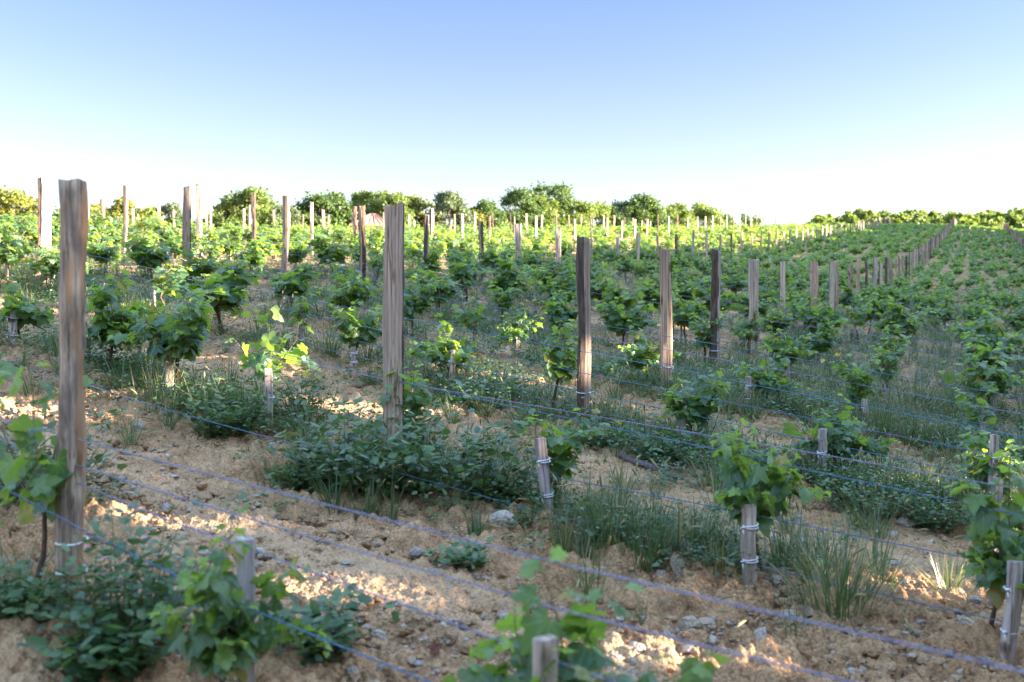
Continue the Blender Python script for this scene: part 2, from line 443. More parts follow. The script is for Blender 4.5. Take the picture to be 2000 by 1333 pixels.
def rock(seed, sub=2, ang=.35, flat=.7, lumps=.25):
    V, T = ICO[sub]; V = V.copy(); g = np.random.default_rng(seed)
    for _ in range(7):                              # chop with a few planes
        n = g.normal(size=3); n /= np.linalg.norm(n)
        dd = g.uniform(.55, .95)
        s = V @ n; V = V - np.outer(np.maximum(s - dd, 0) * (1 - ang * .3), n)
    for _ in range(6):
        n = g.normal(size=3); n /= np.linalg.norm(n)
        V = V * (1 + lumps * .35 * np.sin(3 * (V @ n) + g.uniform(0, 6)))[:, None]
    V = V + g.normal(size=V.shape) * .02
    V *= np.array([g.uniform(.8, 1.3), g.uniform(.75, 1.1), flat * g.uniform(.8, 1.15)])
    return V, T

def rotz(V, a):
    c, s = math.cos(a), math.sin(a)
    return np.stack([V[:, 0] * c - V[:, 1] * s, V[:, 0] * s + V[:, 1] * c, V[:, 2]], -1)

def build_gravel():
    mb = MB(); big = [rock(100 + i, 1, .3, .7, .3) for i in range(14)]; sm = [rock(200 + i, 0, .3, .75, .2) for i in range(10)]
    N = 62000
    y = np.exp(R.uniform(math.log(1.5), math.log(19), N)); x = (y * .53 + .55) * R.uniform(-1, 1, N)
    dens = .25 + .9 * sstep(.4, .62, fbm(x * .55, y * .55, 31, 3))
    keep = R.uniform(0, 1, N) < dens
    x, y = x[keep], y[keep]
    z = Zb(x, y)
    size = np.clip(np.exp(R.normal(math.log(.0070), .66, len(x))), .0022, .040) * (1 + .035 * y)
    for i in range(len(x)):
        s = size[i]
        V, T = (big if s > .012 else sm)[rnd.randrange(10)]
        st = rnd.uniform(.7, 1.0) if rnd.random() < .27 else rnd.uniform(0, .2)
        V = rotz(V, rnd.uniform(0, 6.28)) * s * rnd.uniform(.8, 1.2) + np.array([x[i], y[i], z[i] + s * .15])
        mb.add(V, None, T, np.array([rnd.random(), st, 0]))
    o = obj('gravel', mb.data('gravel', [M_STONE], smooth=False))
    tag(o, 'loose clods and pebbles scattered over the soil', kind='stuff')
build_gravel()

def build_litter():
    mb = MB(); N = 900
    y = np.exp(R.uniform(math.log(1.9), math.log(13), N)); x = y * R.uniform(-.56, .56, N); z = Zb(x, y)
    for i in range(N):
        a = rnd.uniform(0, 6.28); L = rnd.uniform(.02, .11); d = np.array([math.cos(a), math.sin(a), 0])
        p = np.array([x[i], y[i], z[i] + .016]); b = np.array([-d[1], d[0], 0]) * rnd.uniform(-.2, .2) * L
        mb.tube([p, p + d * L * .5 + b + (0, 0, .008), p + d * L + (0, 0, rnd.uniform(-.004, .012))], [.0012, .0016, .0008], 4, c=np.array([rnd.random() * .5, .9, rnd.random()]), cap=False)
    o = obj('plant_litter', mb.data('plant_litter', [M_GRASS])); tag(o, 'dry straws and stalks lying on the soil', kind='stuff')
build_litter()

ROCKS = [  # px, py(base), width px, kind, name, label
    (982, 1040, 78, 0, 'stone', 'pale angular rock beside the big dark weed clump', .66, .80),
    (812, 1088, 28, 1, 'stone', 'smooth round grey pebble alone on the bare track', .95, .58),
    (532, 878, 30, 2, 'stone', 'flat reddish stone just below the strand left of the dark weed clump', .6, .35),
    (557, 895, 20, 3, 'stone', 'small pale egg-shaped stone touching the flat reddish one', .8, .62),
    (1326, 1128, 38, 4, 'stone', 'pointed blue-grey slate leaning upright in the soil', 1.1, .30),
    (192, 1330, 56, 5, 'earth_clod', 'large block of tan earth at the foot of the pink-flowered weed', 1.0, 1.0),
    (905, 1035, 46, 6, 'earth_clod', 'squarish tan clod left of the pale angular rock', .95, 1.0),
    (322, 812, 28, 7, 'stone', 'flat bluish stone below the second stake right of the round post', .5, .30),
    (270, 838, 26, 8, 'stone', 'pale stone among crumbled clods behind the round post', .8, .62),
    (228, 786, 30, 9, 'earth_clod', 'crumbly golden clod lit by sun beside the round post', 1.0, 1.0),
    (1345, 1230, 34, 10, 'stone', 'pinkish split stone standing in rough soil under the foxtails', 1.0, .35),
    (1380, 1228, 36, 11, 'stone', 'wide tan stone right of the pinkish split stone', .7, .95),
    (1598, 1300, 44, 12, 'earth_clod', 'rounded brown clod at the lower edge below the big grass tuft', .9, 1.0),
    (1645, 1322, 40, 13, 'earth_clod', 'brown clod right of the rounded clod at the lower edge', .9, 1.0),
    (1309, 912, 32, 14, 'earth_clod', 'tan clod beside the fallen dark branch', .8, 1.0),
    (685, 1318, 30, 15, 'stone', 'pale smooth cobble close to the lowest blue strand', .7, .62),
    (1232, 1178, 26, 16, 'stone', 'pale stone half buried in front of the leaning slate', .8, .62),
    (1748, 1052, 26, 17, 'stone', 'grey stone under the sunlit clover', .8, .30),
    (1765, 1030, 40, 18, 'stone', 'long brown stone lying at the edge of the sunlit clover', .5, .95),
    (1412, 776, 22, 19, 'stone', 'chalk-white stone left of the third-row stake', .9, .80),
]
def ground_at(px, py):
    """walk along the view ray until it meets the soil"""
    X = (px - 1000) / F; Yv = (HZ - py) / F
    y = np.linspace(1.2, 60, 6000)
    dz = Yv * y - Zb(X * y, y)
    i = int(np.argmax(dz < 0)); yy = y[i]
    return X * yy, yy, Z(X * yy, yy)
for (px, py, w, sd, nm, lb, flat, tone) in ROCKS:
    x, y, z = ground_at(px, py)
    s = w / F * y / 2
    V, T = rock(300 + sd, 2 if nm == 'stone' else 3, -.2, flat, .22 if nm == 'stone' else .6)
    if nm == 'earth_clod':
        V = V * (1 + .16 * (np.stack([fbm(V[:, 0] * 5 + sd, V[:, 1] * 5 + V[:, 2] * 4, sd, 3)] * 3, -1) - .5) * 2)
    if sd == 1: V, T = ICO[3][0] * np.array([1, .95, .85]), ICO[3][1]
    if sd == 4:
        V = V * np.array([.75, .35, 1.35]); V[:, 0] += .35 * (1 - V[:, 2])
    V = rotz(V, rnd.uniform(-.6, .6)) * s
    C = np.tile([tone if nm == 'stone' else 0, .92 if nm == 'stone' else 0, 0], (len(V), 1))
    o = obj(nm, mesh_data(nm, V, [T], [M_STONE], col=C, smooth=sd == 1), None, (x, y, z + s * flat * .42))
    tag(o, lb, 'stone' if nm == 'stone' else 'clod')

# ------------------------------------------------------------------ leaves
HALF = [(.05, -.03), (.19, -.17), (.40, -.13), (.51, .05), (.43, .19), (.60, .34), (.54, .57), (.31, .57), (.23, .79)]
def grape_leaf():
    P = [(0, 0.0)] + HALF + [(0, 1.0)] + [(-x, y) for x, y in HALF[::-1]]
    P = np.array(P); P = np.concatenate([P, [[0, .30]], P * .55 + np.array([0, .135])])
    n = 20
    x, y = P[:, 0], P[:, 1]
    z = -.30 * x ** 2 + .10 * np.abs(x) - .22 * (y - .3) ** 2 + .03 * np.sin(9 * x + 4 * y)
    V = np.stack([x, y, z], -1)
    j = np.arange(n); k = (j + 1) % n
    t = np.stack([np.full(n, n), n + 1 + j, n + 1 + k], -1)
    q = np.stack([n + 1 + j, j, k, n + 1 + k], -1)
    return V, q, t
GL_V, GL_Q, GL_T = grape_leaf()
def leaf_kind(i):
    V = GL_V.copy(); x, y = V[:, 0], V[:, 1]
    if i == 1: V[:, 2] += .42 * x * np.abs(x) - .25 * (y - .2) ** 2; V[:, 0] *= .88
    if i == 2: V[:, 2] += .55 * x ** 2 - .06 * np.sin(11 * y + 6 * x); V[:, 0] *= 1.08; V[:, 1] *= .92
    if i == 3: V[:, 2] += -.5 * np.abs(x) * (y > .3) + .07 * np.sin(13 * x)
    return V
GLK = [leaf_kind(i) for i in range(4)]
def hex_leaf(w=.5, fold=.12):
    V = np.array([(0, 0, 0), (w, .25, -fold), (w * .75, .68, -fold), (0, 1, -.1), (-w * .75, .68, -fold), (-w, .25, -fold), (0, .45, .02)])
    t = np.array([(6, 0, 1), (6, 1, 2), (6, 2, 3), (6, 3, 4), (6, 4, 5), (6, 5, 0)])
    return V, np.zeros((0, 4), int), t
def quad_leaf(w=.5):
    V = np.array([(0, 0, 0), (w, .45, -.08), (0, 1, -.06), (-w, .45, -.08)])
    return V, np.array([(0, 1, 2, 3)]), np.zeros((0, 3), int)

def norm(a): return a / (np.linalg.norm(a, axis=-1, keepdims=True) + 1e-9)
def put_leaves(mb, tmpl, P, D, N, Sz, C):
    V, q, t = tmpl
    P, D, N, Sz, C = map(lambda a: np.asarray(a, float), (P, D, N, Sz, C))
    D = norm(D); Xa = norm(np.cross(D, N)); Nn = np.cross(Xa, D)
    W = P[:, None] + Sz[:, None, None] * (V[None, :, :1] * Xa[:, None] + V[None, :, 1:2] * D[:, None] + V[None, :, 2:3] * Nn[:, None])
    n, m = len(P), len(V)
    off = (np.arange(n) * m)[:, None, None]
    mb.add(W.reshape(-1, 3), (q[None] + off).reshape(-1, 4), (t[None] + off).reshape(-1, 3), np.repeat(C, m, 0), np.tile(V[:, :2], (n, 1)) if m > 30 else None)

def gen_vine(seed, H, spread, nsh, leaf, dens, lean=(0, 0), far=False, bare=.0, h0=None):
    g = np.random.default_rng(seed)
    h0 = h0 or min(.36, H * .36)
    tr, sh, fo = MB(), MB(), MB()
    n = 7
    zz = np.linspace(-.06, h0, n)
    tx = .05 + np.cumsum(g.normal(0, .010, n)) - .05 * np.linspace(0, 1, n)
    ty = np.cumsum(g.normal(0, .008, n))
    tr.tube(np.stack([tx, ty, zz], -1), np.linspace(.017, .011, n) * (1 + .15 * g.normal(size=n)), 7)
    P, D, N, Sz, C = [], [], [], [], []
    for i in range(nsh):
        f = (i + .5) / nsh
        az = i * 2.4 + g.uniform(-.5, .5)
        L = (H - h0) * (1.0 if i == 0 else g.uniform(.45, 1.0)) * 1.05
        out = spread * (.10, .28, .42)[i] if i < 3 else spread * g.uniform(.4, 1.05)
        p = np.array([tx[-1], ty[-1], h0 - g.uniform(0, .12)])
        d = norm(np.array([math.cos(az) * out * 1.6 + lean[0] * .4, math.sin(az) * out * 1.6 + lean[1] * .4, 1.0]))
        pts = [p.copy()]; step = .045; ns = max(4, int(L / step)); ph = g.uniform(0, 6)
        for s in range(ns):
            d = norm(d + g.normal(0, .14, 3) + np.array([lean[0] * .03, lean[1] * .03, -.055 * (out > .45) * (s > ns * .35) if out > .25 else .03]))
            p = p + d * step; pts.append(p.copy())
            frac = (s + 1) / ns
            if frac < bare: continue
            for _ in range(2 if g.random() < dens - 1 else (1 if g.random() < dens else 0)):
                ph += math.pi + g.uniform(-.8, .8)
                side = norm(np.array([math.cos(ph), math.sin(ph), g.uniform(-.2, .5)]))
                pl = g.uniform(.04, .10) * (1.1 - .6 * frac) * leaf / .11
                a = p + side * pl + np.array([0, 0, pl * .3])
                old = 1 - sstep(.70, 1.0, frac)
                droop = g.uniform(.2, 1.0) * (.35 + .65 * old)
                tip = side * .8 + np.array([0, 0, -droop]) + g.normal(0, .25, 3)
                nor = side * (.25 + .75 * droop * .7) + np.array([0, 0, .75]) + g.normal(0, .33, 3)
                sz = leaf * (.45 + .55 * old) * g.uniform(.65, 1.15)
                P.append(a); D.append(tip); N.append(nor); Sz.append(sz)
                au = .0
                if g.random() < .03: au = g.uniform(.3, .9)
                C.append((g.random() * .6, np.clip((1 - old) * g.uniform(.3, 1.0) + (g.random() < .07) * g.uniform(.2, .5), 0, 1), au))
                if not far: sh.tube([p, p * .4 + a * .6 + np.array([0, 0, .008]), a], .0016, 3, cap=False)
        sh.tube(pts, np.linspace(.0048, .0018, len(pts)), 5)
    if far: put_leaves(fo, hex_leaf(.55), P, D, N, Sz, C)
    else:
        for i in range(4):
            if len(P[i::4]): put_leaves(fo, (GLK[i], GL_Q, GL_T), P[i::4], D[i::4], N[i::4], Sz[i::4], C[i::4])
    return tr, sh, fo

VT = {  # templates: look, arguments
    'bushy': [dict(seed=1, H=1.0, spread=.75, nsh=12, leaf=.128, dens=1.25), dict(seed=2, H=.95, spread=.85, nsh=13, leaf=.120, dens=1.2), dict(seed=3, H=1.05, spread=.65, nsh=11, leaf=.132, dens=1.35)],
    'slender upright': [dict(seed=11, H=1.0, spread=.22, nsh=5, leaf=.120, dens=1.4), dict(seed=12, H=1.05, spread=.28, nsh=6, leaf=.112, dens=1.25)],
    'broad spreading': [dict(seed=21, H=.85, spread=1.15, nsh=13, leaf=.122, dens=1.3), dict(seed=22, H=.9, spread=1.05, nsh=14, leaf=.118, dens=1.15)],
    'thin open': [dict(seed=31, H=.95, spread=.50, nsh=5, leaf=.115, dens=.85), dict(seed=32, H=.9, spread=.40, nsh=4, leaf=.12, dens=.9)],
    'dense compact': [dict(seed=41, H=.85, spread=.70, nsh=14, leaf=.130, dens=1.35), dict(seed=42, H=.9, spread=.60, nsh=13, leaf=.125, dens=1.4)],
}
def vine_proto(kw):
    t, s, f = gen_vine(**kw)
    r = empty('grapevine')
    obj('trunk', t.data('trunk', [M_CANE]), r)
    obj('shoots', s.data('shoots', [M_SHOOT]), r)
    obj('foliage', f.data('foliage', [M_VINE]), r)
    return r
PROTO = {}
def get_vine(look, idx):
    key = (look, idx)
    if key not in PROTO:
        PROTO[key] = vine_proto(VT[look][idx]); return PROTO[key], VT[look][idx]['H']
    return dup(PROTO[key]), VT[look][idx]['H']

ORD = ['first', 'second', 'third', 'fourth', 'fifth', 'sixth', 'seventh', 'eighth', 'ninth', 'tenth', 'eleventh', 'twelfth', 'thirteenth', 'fourteenth', 'fifteenth', 'sixteenth', 'seventeenth', 'eighteenth', 'nineteenth', 'twentieth']
def ordn(i):
    if i < 20: return ORD[i]
    n = i + 1
    return f"{n}{'th' if 10 <= n % 100 <= 20 else {1: 'st', 2: 'nd', 3: 'rd'}.get(n % 10, 'th')}"

# vine rows: plants at t = -.12 + VSTEP*k from the front post line
OVER = {  # (row, k): px, look, idx, height
    (0, 0): (82, 'thin open', 0, 1.06), (0, 1): (440, 'bushy', 2, .70), (0, 2): (1078, 'bushy', 1, .90),
    (1, -4): (40, 'broad spreading', 0, .74), (1, -3): (222, 'bushy', 2, .96), (1, -2): (352, 'bushy', 0, 1.02), (1, -1): (525, 'thin open', 0, 1.02),
    (1, 0): (800, 'slender upright', 1, .82), (1, 1): (1080, 'slender upright', 1, .70), (1, 2): (1474, 'bushy', 0, .90), (1, 3): (1945, 'bushy', 2, .92),
    (2, -3): (590, 'thin open', 1, .8), (2, -2): (700, 'bushy', 0, .80), (2, -1): (880, 'broad spreading', 0, .82), (2, 0): (1090, 'slender upright', 0, .98),
    (2, 1): (1347, 'dense compact', 1, .74), (2, 2): (1630, 'bushy', 1, .70), (2, 3): (1948, 'dense compact', 0, .64),
    (3, -1): (1010, 'bushy', 1, .8), (3, 0): (1262, 'bushy', 2, .74), (3, 1): (1500, 'broad spreading', 1, .72), (3, 2): (1682, 'slender upright', 1, .88), (3, 3): (1925, 'thin open', 1, .7),
}
HIDE = {(1, -3): 1}
vines = []
for r in range(0, 120):
    for k in range(-62, 34):
        t = -.12 + VSTEP * k + rnd.uniform(-.06, .06) * (1 if r < 6 else 5)
        x, y = row_t(r, t)
        if (r, k) in OVER: x, y = at_row(r, OVER[(r, k)][0])
        if not (1.5 < y < 215) or abs(x) > .5143 * 1.08 * y + 2.6: continue
        c = A_COL * y - x
        if y > crest(c) + 12 or c > 58: continue
        if (r, k) not in OVER and rnd.random() < .05: continue
        vines.append((math.hypot(x, y), r, k, x, y))
vines.sort()
NV = 0; seen_ = 0
while seen_ < 288:
    seen_ += in_view(vines[NV][3], vines[NV][4], 1.04); NV += 1
def label_place(r, k):
    n = k
    kk = 0
    while n < 0 and n < -3: kk += 1; n += 7
    while n >= 7: kk -= 1; n -= 7
    return n, kk
used = {}
stakes = []
LOOKS = list(VT)
seen_label = {}
def uniq(lb):
    seen_label[lb] = seen_label.get(lb, 0) + 1
    return lb
for (dist, r, k, x, y) in vines[:NV]:
    if (r, k) in OVER:
        dy_ = .12 if r > 0 or k == 2 else (-.19 if k == 1 else -.10)
        x *= (y + dy_) / y; y += dy_
        _, look, idx, H = OVER[(r, k)]
    else:
        look = rnd.choices(LOOKS, [5, 1.6, 3, 1.6, 3])[0]; idx = rnd.randrange(len(VT[look]))
        H = rnd.uniform(.75, 1.0) if r < 5 else rnd.uniform(.74, 1.18)
    o, H0 = get_vine(look, idx)
    s = H / H0
    sxy = max(s, .88) if (r, k) in OVER else s * rnd.uniform(1.05, 1.4)
    sxy = {(0, 1): .54, (1, 2): .74, (1, 3): .74, (0, 0): .82}.get((r, k), sxy)
    o.location = (x, y, Z(x, y)); o.rotation_euler = (rnd.gauss(0, .05), rnd.gauss(0, .05), rnd.uniform(0, 6.28)); o.scale = (sxy, sxy, s)
    side = 'right' if k > 0 else 'left'
    if k == 0: where = f"growing at the foot of the {ordn(r)} post of the front line"
    else: where = f"{ordn(abs(k) - 1)} plant {side} of the {ordn(r)} post of the front line"
    tag(o, f"{look} grapevine, {where}", 'grapevine', 'grapevines in rows')
    if (r, k) == (1, 2):
        gb = MB(); gg = np.random.default_rng(3); Vg, Tg = ICO[2]
        for i in range(22):
            f = i / 22; aa = i * 2.4; rr_ = .026 * (1 - f * .75)
            gb.add(Vg * gg.uniform(.0075, .0095) + np.array([math.cos(aa) * rr_, math.sin(aa) * rr_, -.075 * f]), None, Tg)
        obj('grape_cluster', gb.data('grape_cluster', [M_GRAPE]), o, (-.05, -.10, .44))
        o.rotation_euler = (0, 0, .3)
    if k != 0 and y < 30 and in_view(x, y, 1.25): stakes.append((r, k, x, y, where))
# the thousands of vines farther up the slope, one mass
def build_far():
    T = []
    for i in range(7):
        _, _, f = gen_vine(900 + i, 1.12, .95, 13, .175, .72, far=True)
        T.append(f.arrays())
    mb = MB()
    for (dist, r, k, x, y) in vines[NV:]:
        V, q, t, C = T[rnd.randrange(7)]
        if dist > 75:
            n = len(V) // 7; keep = np.arange(n) % 2 == 0
            kv = np.repeat(keep, 7); V = V[kv]; C = C[kv]
            m = int(keep.sum()); t = (hex_leaf()[2][None] + (np.arange(m) * 7)[:, None, None]).reshape(-1, 3)
            V = V.reshape(-1, 7, 3); cen = V.mean(1, keepdims=True); V = (cen + (V - cen) * 1.35).reshape(-1, 3)
        s = rnd.uniform(.64, 1.0) * (1 if A_COL * y - x > 7 else .9); W = rotz(V, rnd.uniform(0, 6.28)) * np.array([s * 1.35, s * 1.35, s]) + np.array([x, y, Z(x, y)])
        C2 = C.copy(); C2[:, 0] = (C2[:, 0] + rnd.random() * .4) % 1; C2[:, 1] = np.clip(C2[:, 1] * .85 + max(0, rnd.gauss(.03, .13)), 0, 1)
        mb.add(W, q, t, C2)
    o = obj('distant_vines', mb.data('distant_vines', [M_VINE]))
    tag(o, 'rows of leafy grapevines covering the far slope', kind='stuff')
build_far()

# ------------------------------------------------------------------ twine ties, stakes
def tie_data(name, w, d, turns=2, tail=True, seed=0, r=.0032):
    g = np.random.default_rng(seed); mb = MB()
    for i in range(turns):
        th = np.linspace(0, 2 * np.pi, 21)
        e = .62
        px = np.sign(np.cos(th)) * np.abs(np.cos(th)) ** e * (w / 2 + r * .8); py = np.sign(np.sin(th)) * np.abs(np.sin(th)) ** e * (d / 2 + r * .8)
        z = .011 * i + .006 * np.sin(th + i) + g.normal(0, .001, 21)
        mb.tube(np.stack([px, py, z], -1), r, 5, cap=False)
    if tail:
        a = np.array([-w / 2 - r, -d * .3, 0])
        mb.tube([a, a + (-.012, -.008, .008), a + (-.016, -.01, -.01), a + (-.012, -.012, -.035)], r * .9, 5)
        mb.tube([a, a + (-.012, -.012, .008), a + (-.024, -.01, .004)], r * .9, 5)
    return mb.data(name, [M_TWINE])

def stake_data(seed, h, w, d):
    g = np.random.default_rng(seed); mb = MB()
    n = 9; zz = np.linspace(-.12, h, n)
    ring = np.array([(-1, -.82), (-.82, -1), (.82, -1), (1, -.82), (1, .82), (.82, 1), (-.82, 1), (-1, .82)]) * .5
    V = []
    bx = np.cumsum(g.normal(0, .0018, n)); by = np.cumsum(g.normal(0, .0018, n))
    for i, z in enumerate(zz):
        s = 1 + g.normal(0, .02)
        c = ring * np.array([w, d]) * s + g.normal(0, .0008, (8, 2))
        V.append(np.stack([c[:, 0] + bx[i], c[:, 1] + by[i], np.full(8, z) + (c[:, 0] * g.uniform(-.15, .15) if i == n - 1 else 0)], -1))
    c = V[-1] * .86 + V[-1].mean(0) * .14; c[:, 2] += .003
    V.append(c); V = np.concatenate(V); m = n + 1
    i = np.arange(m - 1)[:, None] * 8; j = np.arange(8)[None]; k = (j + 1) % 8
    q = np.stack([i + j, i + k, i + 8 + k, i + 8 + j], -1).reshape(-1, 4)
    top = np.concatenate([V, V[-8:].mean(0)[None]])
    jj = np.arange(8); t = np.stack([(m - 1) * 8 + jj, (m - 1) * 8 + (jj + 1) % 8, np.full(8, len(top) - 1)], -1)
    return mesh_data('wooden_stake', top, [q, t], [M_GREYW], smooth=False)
SD = [(stake_data(60 + i, 1.0, .036 + .004 * (i % 3), .028 + .003 * (i % 2)), .036 + .004 * (i % 3), .028 + .003 * (i % 2)) for i in range(6)]
TD = [tie_data('twine_tie', w, d, 2 if i % 2 else 1, True, i) for i, (_, w, d) in enumerate(SD)]
STK = {  # (row, k): px, base py, top py, width px
    (0, 1): (478, 1338, 1052, 36), (0, 2): (1062, 1440, 1252, 46), (1, -4): (28, 702, 598, 14), (1, -3): (172, 745, 660, 12), (1, -2): (331, 778, 678, 16), (1, -1): (526, 832, 720, 16),
    (1, 1): (1074, 1028, 856, 20), (1, 2): (1466, 1152, 985, 26), (1, 3): (1972, 1284, 1098, 28),
    (2, 1): (1333, 872, 820, 15), (2, 2): (1608, 950, 838, 15), (2, 3): (1940, 928, 850, 15), (3, 1): (1464, 820, 736, 12), (3, 2): (1690, 812, 780, 12), (2, -1): (882, 760, 684, 11), (2, -2): (692, 722, 678, 10),
}
nstake = 0
for (r, k, x, y, where) in stakes:
    i = rnd.randrange(6); me, w, d = SD[i]
    h = rnd.uniform(.36, .46); sx = 1.0
    if (r, k) in STK:
        px, bpy_, tpy, wp = STK[(r, k)]
        x, y = at_row(r, px); x *= 1 - .07 / y; y -= .07; z = Z(x, y); h = max(.2, zpix(tpy, y) - z); sx = wp / F * y / w / 1.05
        ang = rnd.uniform(.3, .65)
    else:
        x += rnd.uniform(-.05, .02); y += rnd.uniform(-.08, .0); z = Z(x, y); ang = rnd.uniform(-.7, .7)
    o = obj('wooden_stake', me, None, (x, y, z), (rnd.gauss(0, .03), rnd.gauss(0, .035), ang), (sx, sx, h))
    tag(o, f"short grey stake at the {where}", 'stake', 'short stakes between the vines')
    if y < 16:
        for hh in ((.30, .72) if rnd.random() < .7 or (r, k) == (1, 2) else (.55,)):
            tmp = obj('twine_tie', TD[i], o, (0, 0, hh)); tmp.scale = (1, 1, 1 / h)
o = obj('wooden_stake', SD[1][0], None, (*at_row(1.30, 1948), Z(*at_row(1.30, 1948))), (0, .03, .2), (1.15, 1.1, .46))
x, y = at_row(1.30, 1948); z = Z(x, y); o.scale[2] = max(.3, zpix(935, y) - z)
tag(o, 'short blue-grey stake rising behind the last vine of the second row', 'stake', 'short stakes between the vines')

# ------------------------------------------------------------------ posts
def post_data(seed, shape, w, d, wob=.012, taper=0., flare=0., bark=(0, 0), knot=None, mats=None, tilt=0., lump=.0):
    """unit-free: built 1.6 m tall above the soil, local z. bark: angle range (radians) that carries bark"""
    g = np.random.default_rng(seed); n = 40; sides = 24; g_t = g.uniform(-.22, .22, 2) * (.3 if shape == 'round' else 1)
    H = 1.6; zz = np.concatenate([np.linspace(-.25, H, n)])
    th = np.linspace(-np.pi, np.pi, sides, endpoint=False)
    if shape == 'round': e = 1.0
    elif shape == 'plank': e = .34
    else: e = .55
    bx = (vnoise(zz * 1.3, zz * 0 + seed, 3) - .5) * wob * 2; by = (vnoise(zz * 1.1, zz * 0 + seed, 7) - .5) * wob * 2
    bx = bx - bx.mean(); by = by - by.mean()
    V = np.zeros((n, sides, 3))
    for i, z in enumerate(zz):
        f = z / H
        s = 1 - taper * f + flare * (.5 - f)
        sx = s * (1 + (vnoise(np.array([z * 2.2]), np.array([seed * 1.7]), 11)[0] - .5) * .22)
        cx = np.sign(np.cos(th)) * np.abs(np.cos(th)) ** e * w / 2 * sx
        cy = np.sign(np.sin(th)) * np.abs(np.sin(th)) ** e * d / 2 * s
        if shape == 'half':                          # sawn flat front, round bark back
            cy = np.where(cy < 0, np.maximum(cy, -d * .22), cy)
        isb = ((th - bark[0]) % (2 * np.pi)) < (bark[1] - bark[0])
        rough = (fbm(th * 3 + seed, np.full(sides, z * 7), seed, 3) - .5) * (.022 * isb + .0045 + lump)
        rad = 1 + rough / (w / 2)
        cx, cy = cx * rad, cy * rad
        qd = ((cx > 0) * 2 + (cy > 0)).astype(int)            # each corner wanders on its own
        cw = np.array([vnoise(np.array([z * 3.1 + 7.3 * m]), np.array([seed * 2.3 + m]), 17)[0] - .5 for m in range(4)])
        cd = np.array([vnoise(np.array([z * 2.3 + 5.1 * m]), np.array([seed * 1.9 + m]), 19)[0] - .5 for m in range(4)])
        wa = .005 if shape == 'round' else .017
        cx = cx + cw[qd] * wa; cy = cy + cd[qd] * wa
        if knot and abs(z - knot[0]) < knot[1]:
            b = math.cos((z - knot[0]) / knot[1] * math.pi / 2) ** 2 * knot[2]
            cx = np.where(np.cos(th) * knot[3] > .3, cx + knot[3] * b, cx)
        V[i, :, 0] = cx + bx[i]; V[i, :, 1] = cy + by[i]; V[i, :, 2] = z + ((cx * g_t[0] + cy * g_t[1] + .006 * np.sin(th * 3 + seed)) if i == n - 1 else 0)
    V = V.reshape(-1, 3)
    i = np.arange(n - 1)[:, None] * sides; j = np.arange(sides)[None]; k = (j + 1) % sides
    q = np.stack([i + j, i + k, i + sides + k, i + sides + j], -1).reshape(-1, 4)
    mid = (th + np.pi / sides)
    mi = np.tile((((mid - bark[0]) % (2 * np.pi)) < (bark[1] - bark[0])).astype(int), n - 1)
    V = np.concatenate([V, V[-sides:].mean(0)[None]])
    jj = np.arange(sides); t = np.stack([(n - 1) * sides + jj, (n - 1) * sides + (jj + 1) % sides, np.full(sides, len(V) - 1)], -1)
    mi = np.concatenate([mi, np.zeros(sides, int)])
    return mesh_data('wooden_post', V, [q, t], mats or [M_SAWN, M_BARK], mi=mi, smooth=False if shape == 'plank' else True)
PI = math.pi
PT = [  # look, data args
    ('round weathered', dict(shape='round', w=.108, d=.105, wob=.030, mats=[M_OLD, M_BARK], lump=.034)),
    ('sawn plank', dict(shape='plank', w=.125, d=.06, wob=.02, bark=(-.45, .6), flare=.22)),
    ('two-toned half-bark', dict(shape='half', w=.115, d=.105, wob=.012, bark=(1.6, 4.62))),
    ('tan sawn', dict(shape='plank', w=.125, d=.075, wob=.018, taper=-.05)),
    ('rotten-topped grey', dict(shape='half', w=.105, d=.10, wob=.02, bark=(1.8, 4.95), mats=[M_GREYW, M_BARK], lump=.02)),
    ('smooth grey', dict(shape='plank', w=.11, d=.07, wob=.015, taper=-.22, mats=[M_GREYW, M_BARK])),
    ('bark-covered', dict(shape='round', w=.09, d=.09, wob=.02, bark=(-1.6, 4.0), lump=.012)),
    ('pale sawn', dict(shape='plank', w=.115, d=.08, wob=.014, bark=(2.3, 3.3), mats=[M_SUNLIT, M_BARK])),
    ('narrow split', dict(shape='half', w=.085, d=.075, wob=.022, bark=(.4, 2.4))),
    ('crooked sawn', dict(shape='plank', w=.10, d=.07, wob=.045, bark=(.2, .5))),
]
PM = [post_data(500 + i, **kw) for i, (_, kw) in enumerate(PT)]
PM[3] = post_data(503, shape='plank', w=.125, d=.075, wob=.018, taper=-.05, knot=(.62, .13, .035, -1))
LINES = {0: 'front', 1: 'second', 2: 'third', 3: 'fourth', 4: 'fifth', 5: 'sixth', -1: 'far right'}
C1 = {0: (138, 355, 0, 55), 1: (769, 400, 1, 44), 2: (1140, 465, 2, 28), 3: (1300, 490, 3, 23), 4: (1397, 490, 4, 19), 5: (1472, 508, 5, 17), 6: (1528, 512, 7, 12), 7: (1590, 512, 3, 17), 8: (1624, 513, 7, 11), 10: (1660, 517, 8, 9)}
L1 = {2: (91, 350, 7, 22), 3: (365, 365, 1, 17), 4: (557, 383, 9, 13), 5: (708, 403, 6, 14), 6: (833, 420, 4, 10), 7: (940, 433, 6, 10), 8: (1012, 438, 5, 12), 9: (1090, 449, 5, 10), 10: (1155, 466, 8, 6), 11: (1206, 463, 5, 7)}
L2 = {4: (245, 363, 9, 9), 5: (390, 366, 7, 11), 6: (496, 379, 6, 10), 7: (609, 396, 7, 7), 8: (693, 404, 6, 8), 9: (778, 420, 7, 8)}
SPEC = {0: C1, 1: L1, 2: L2}
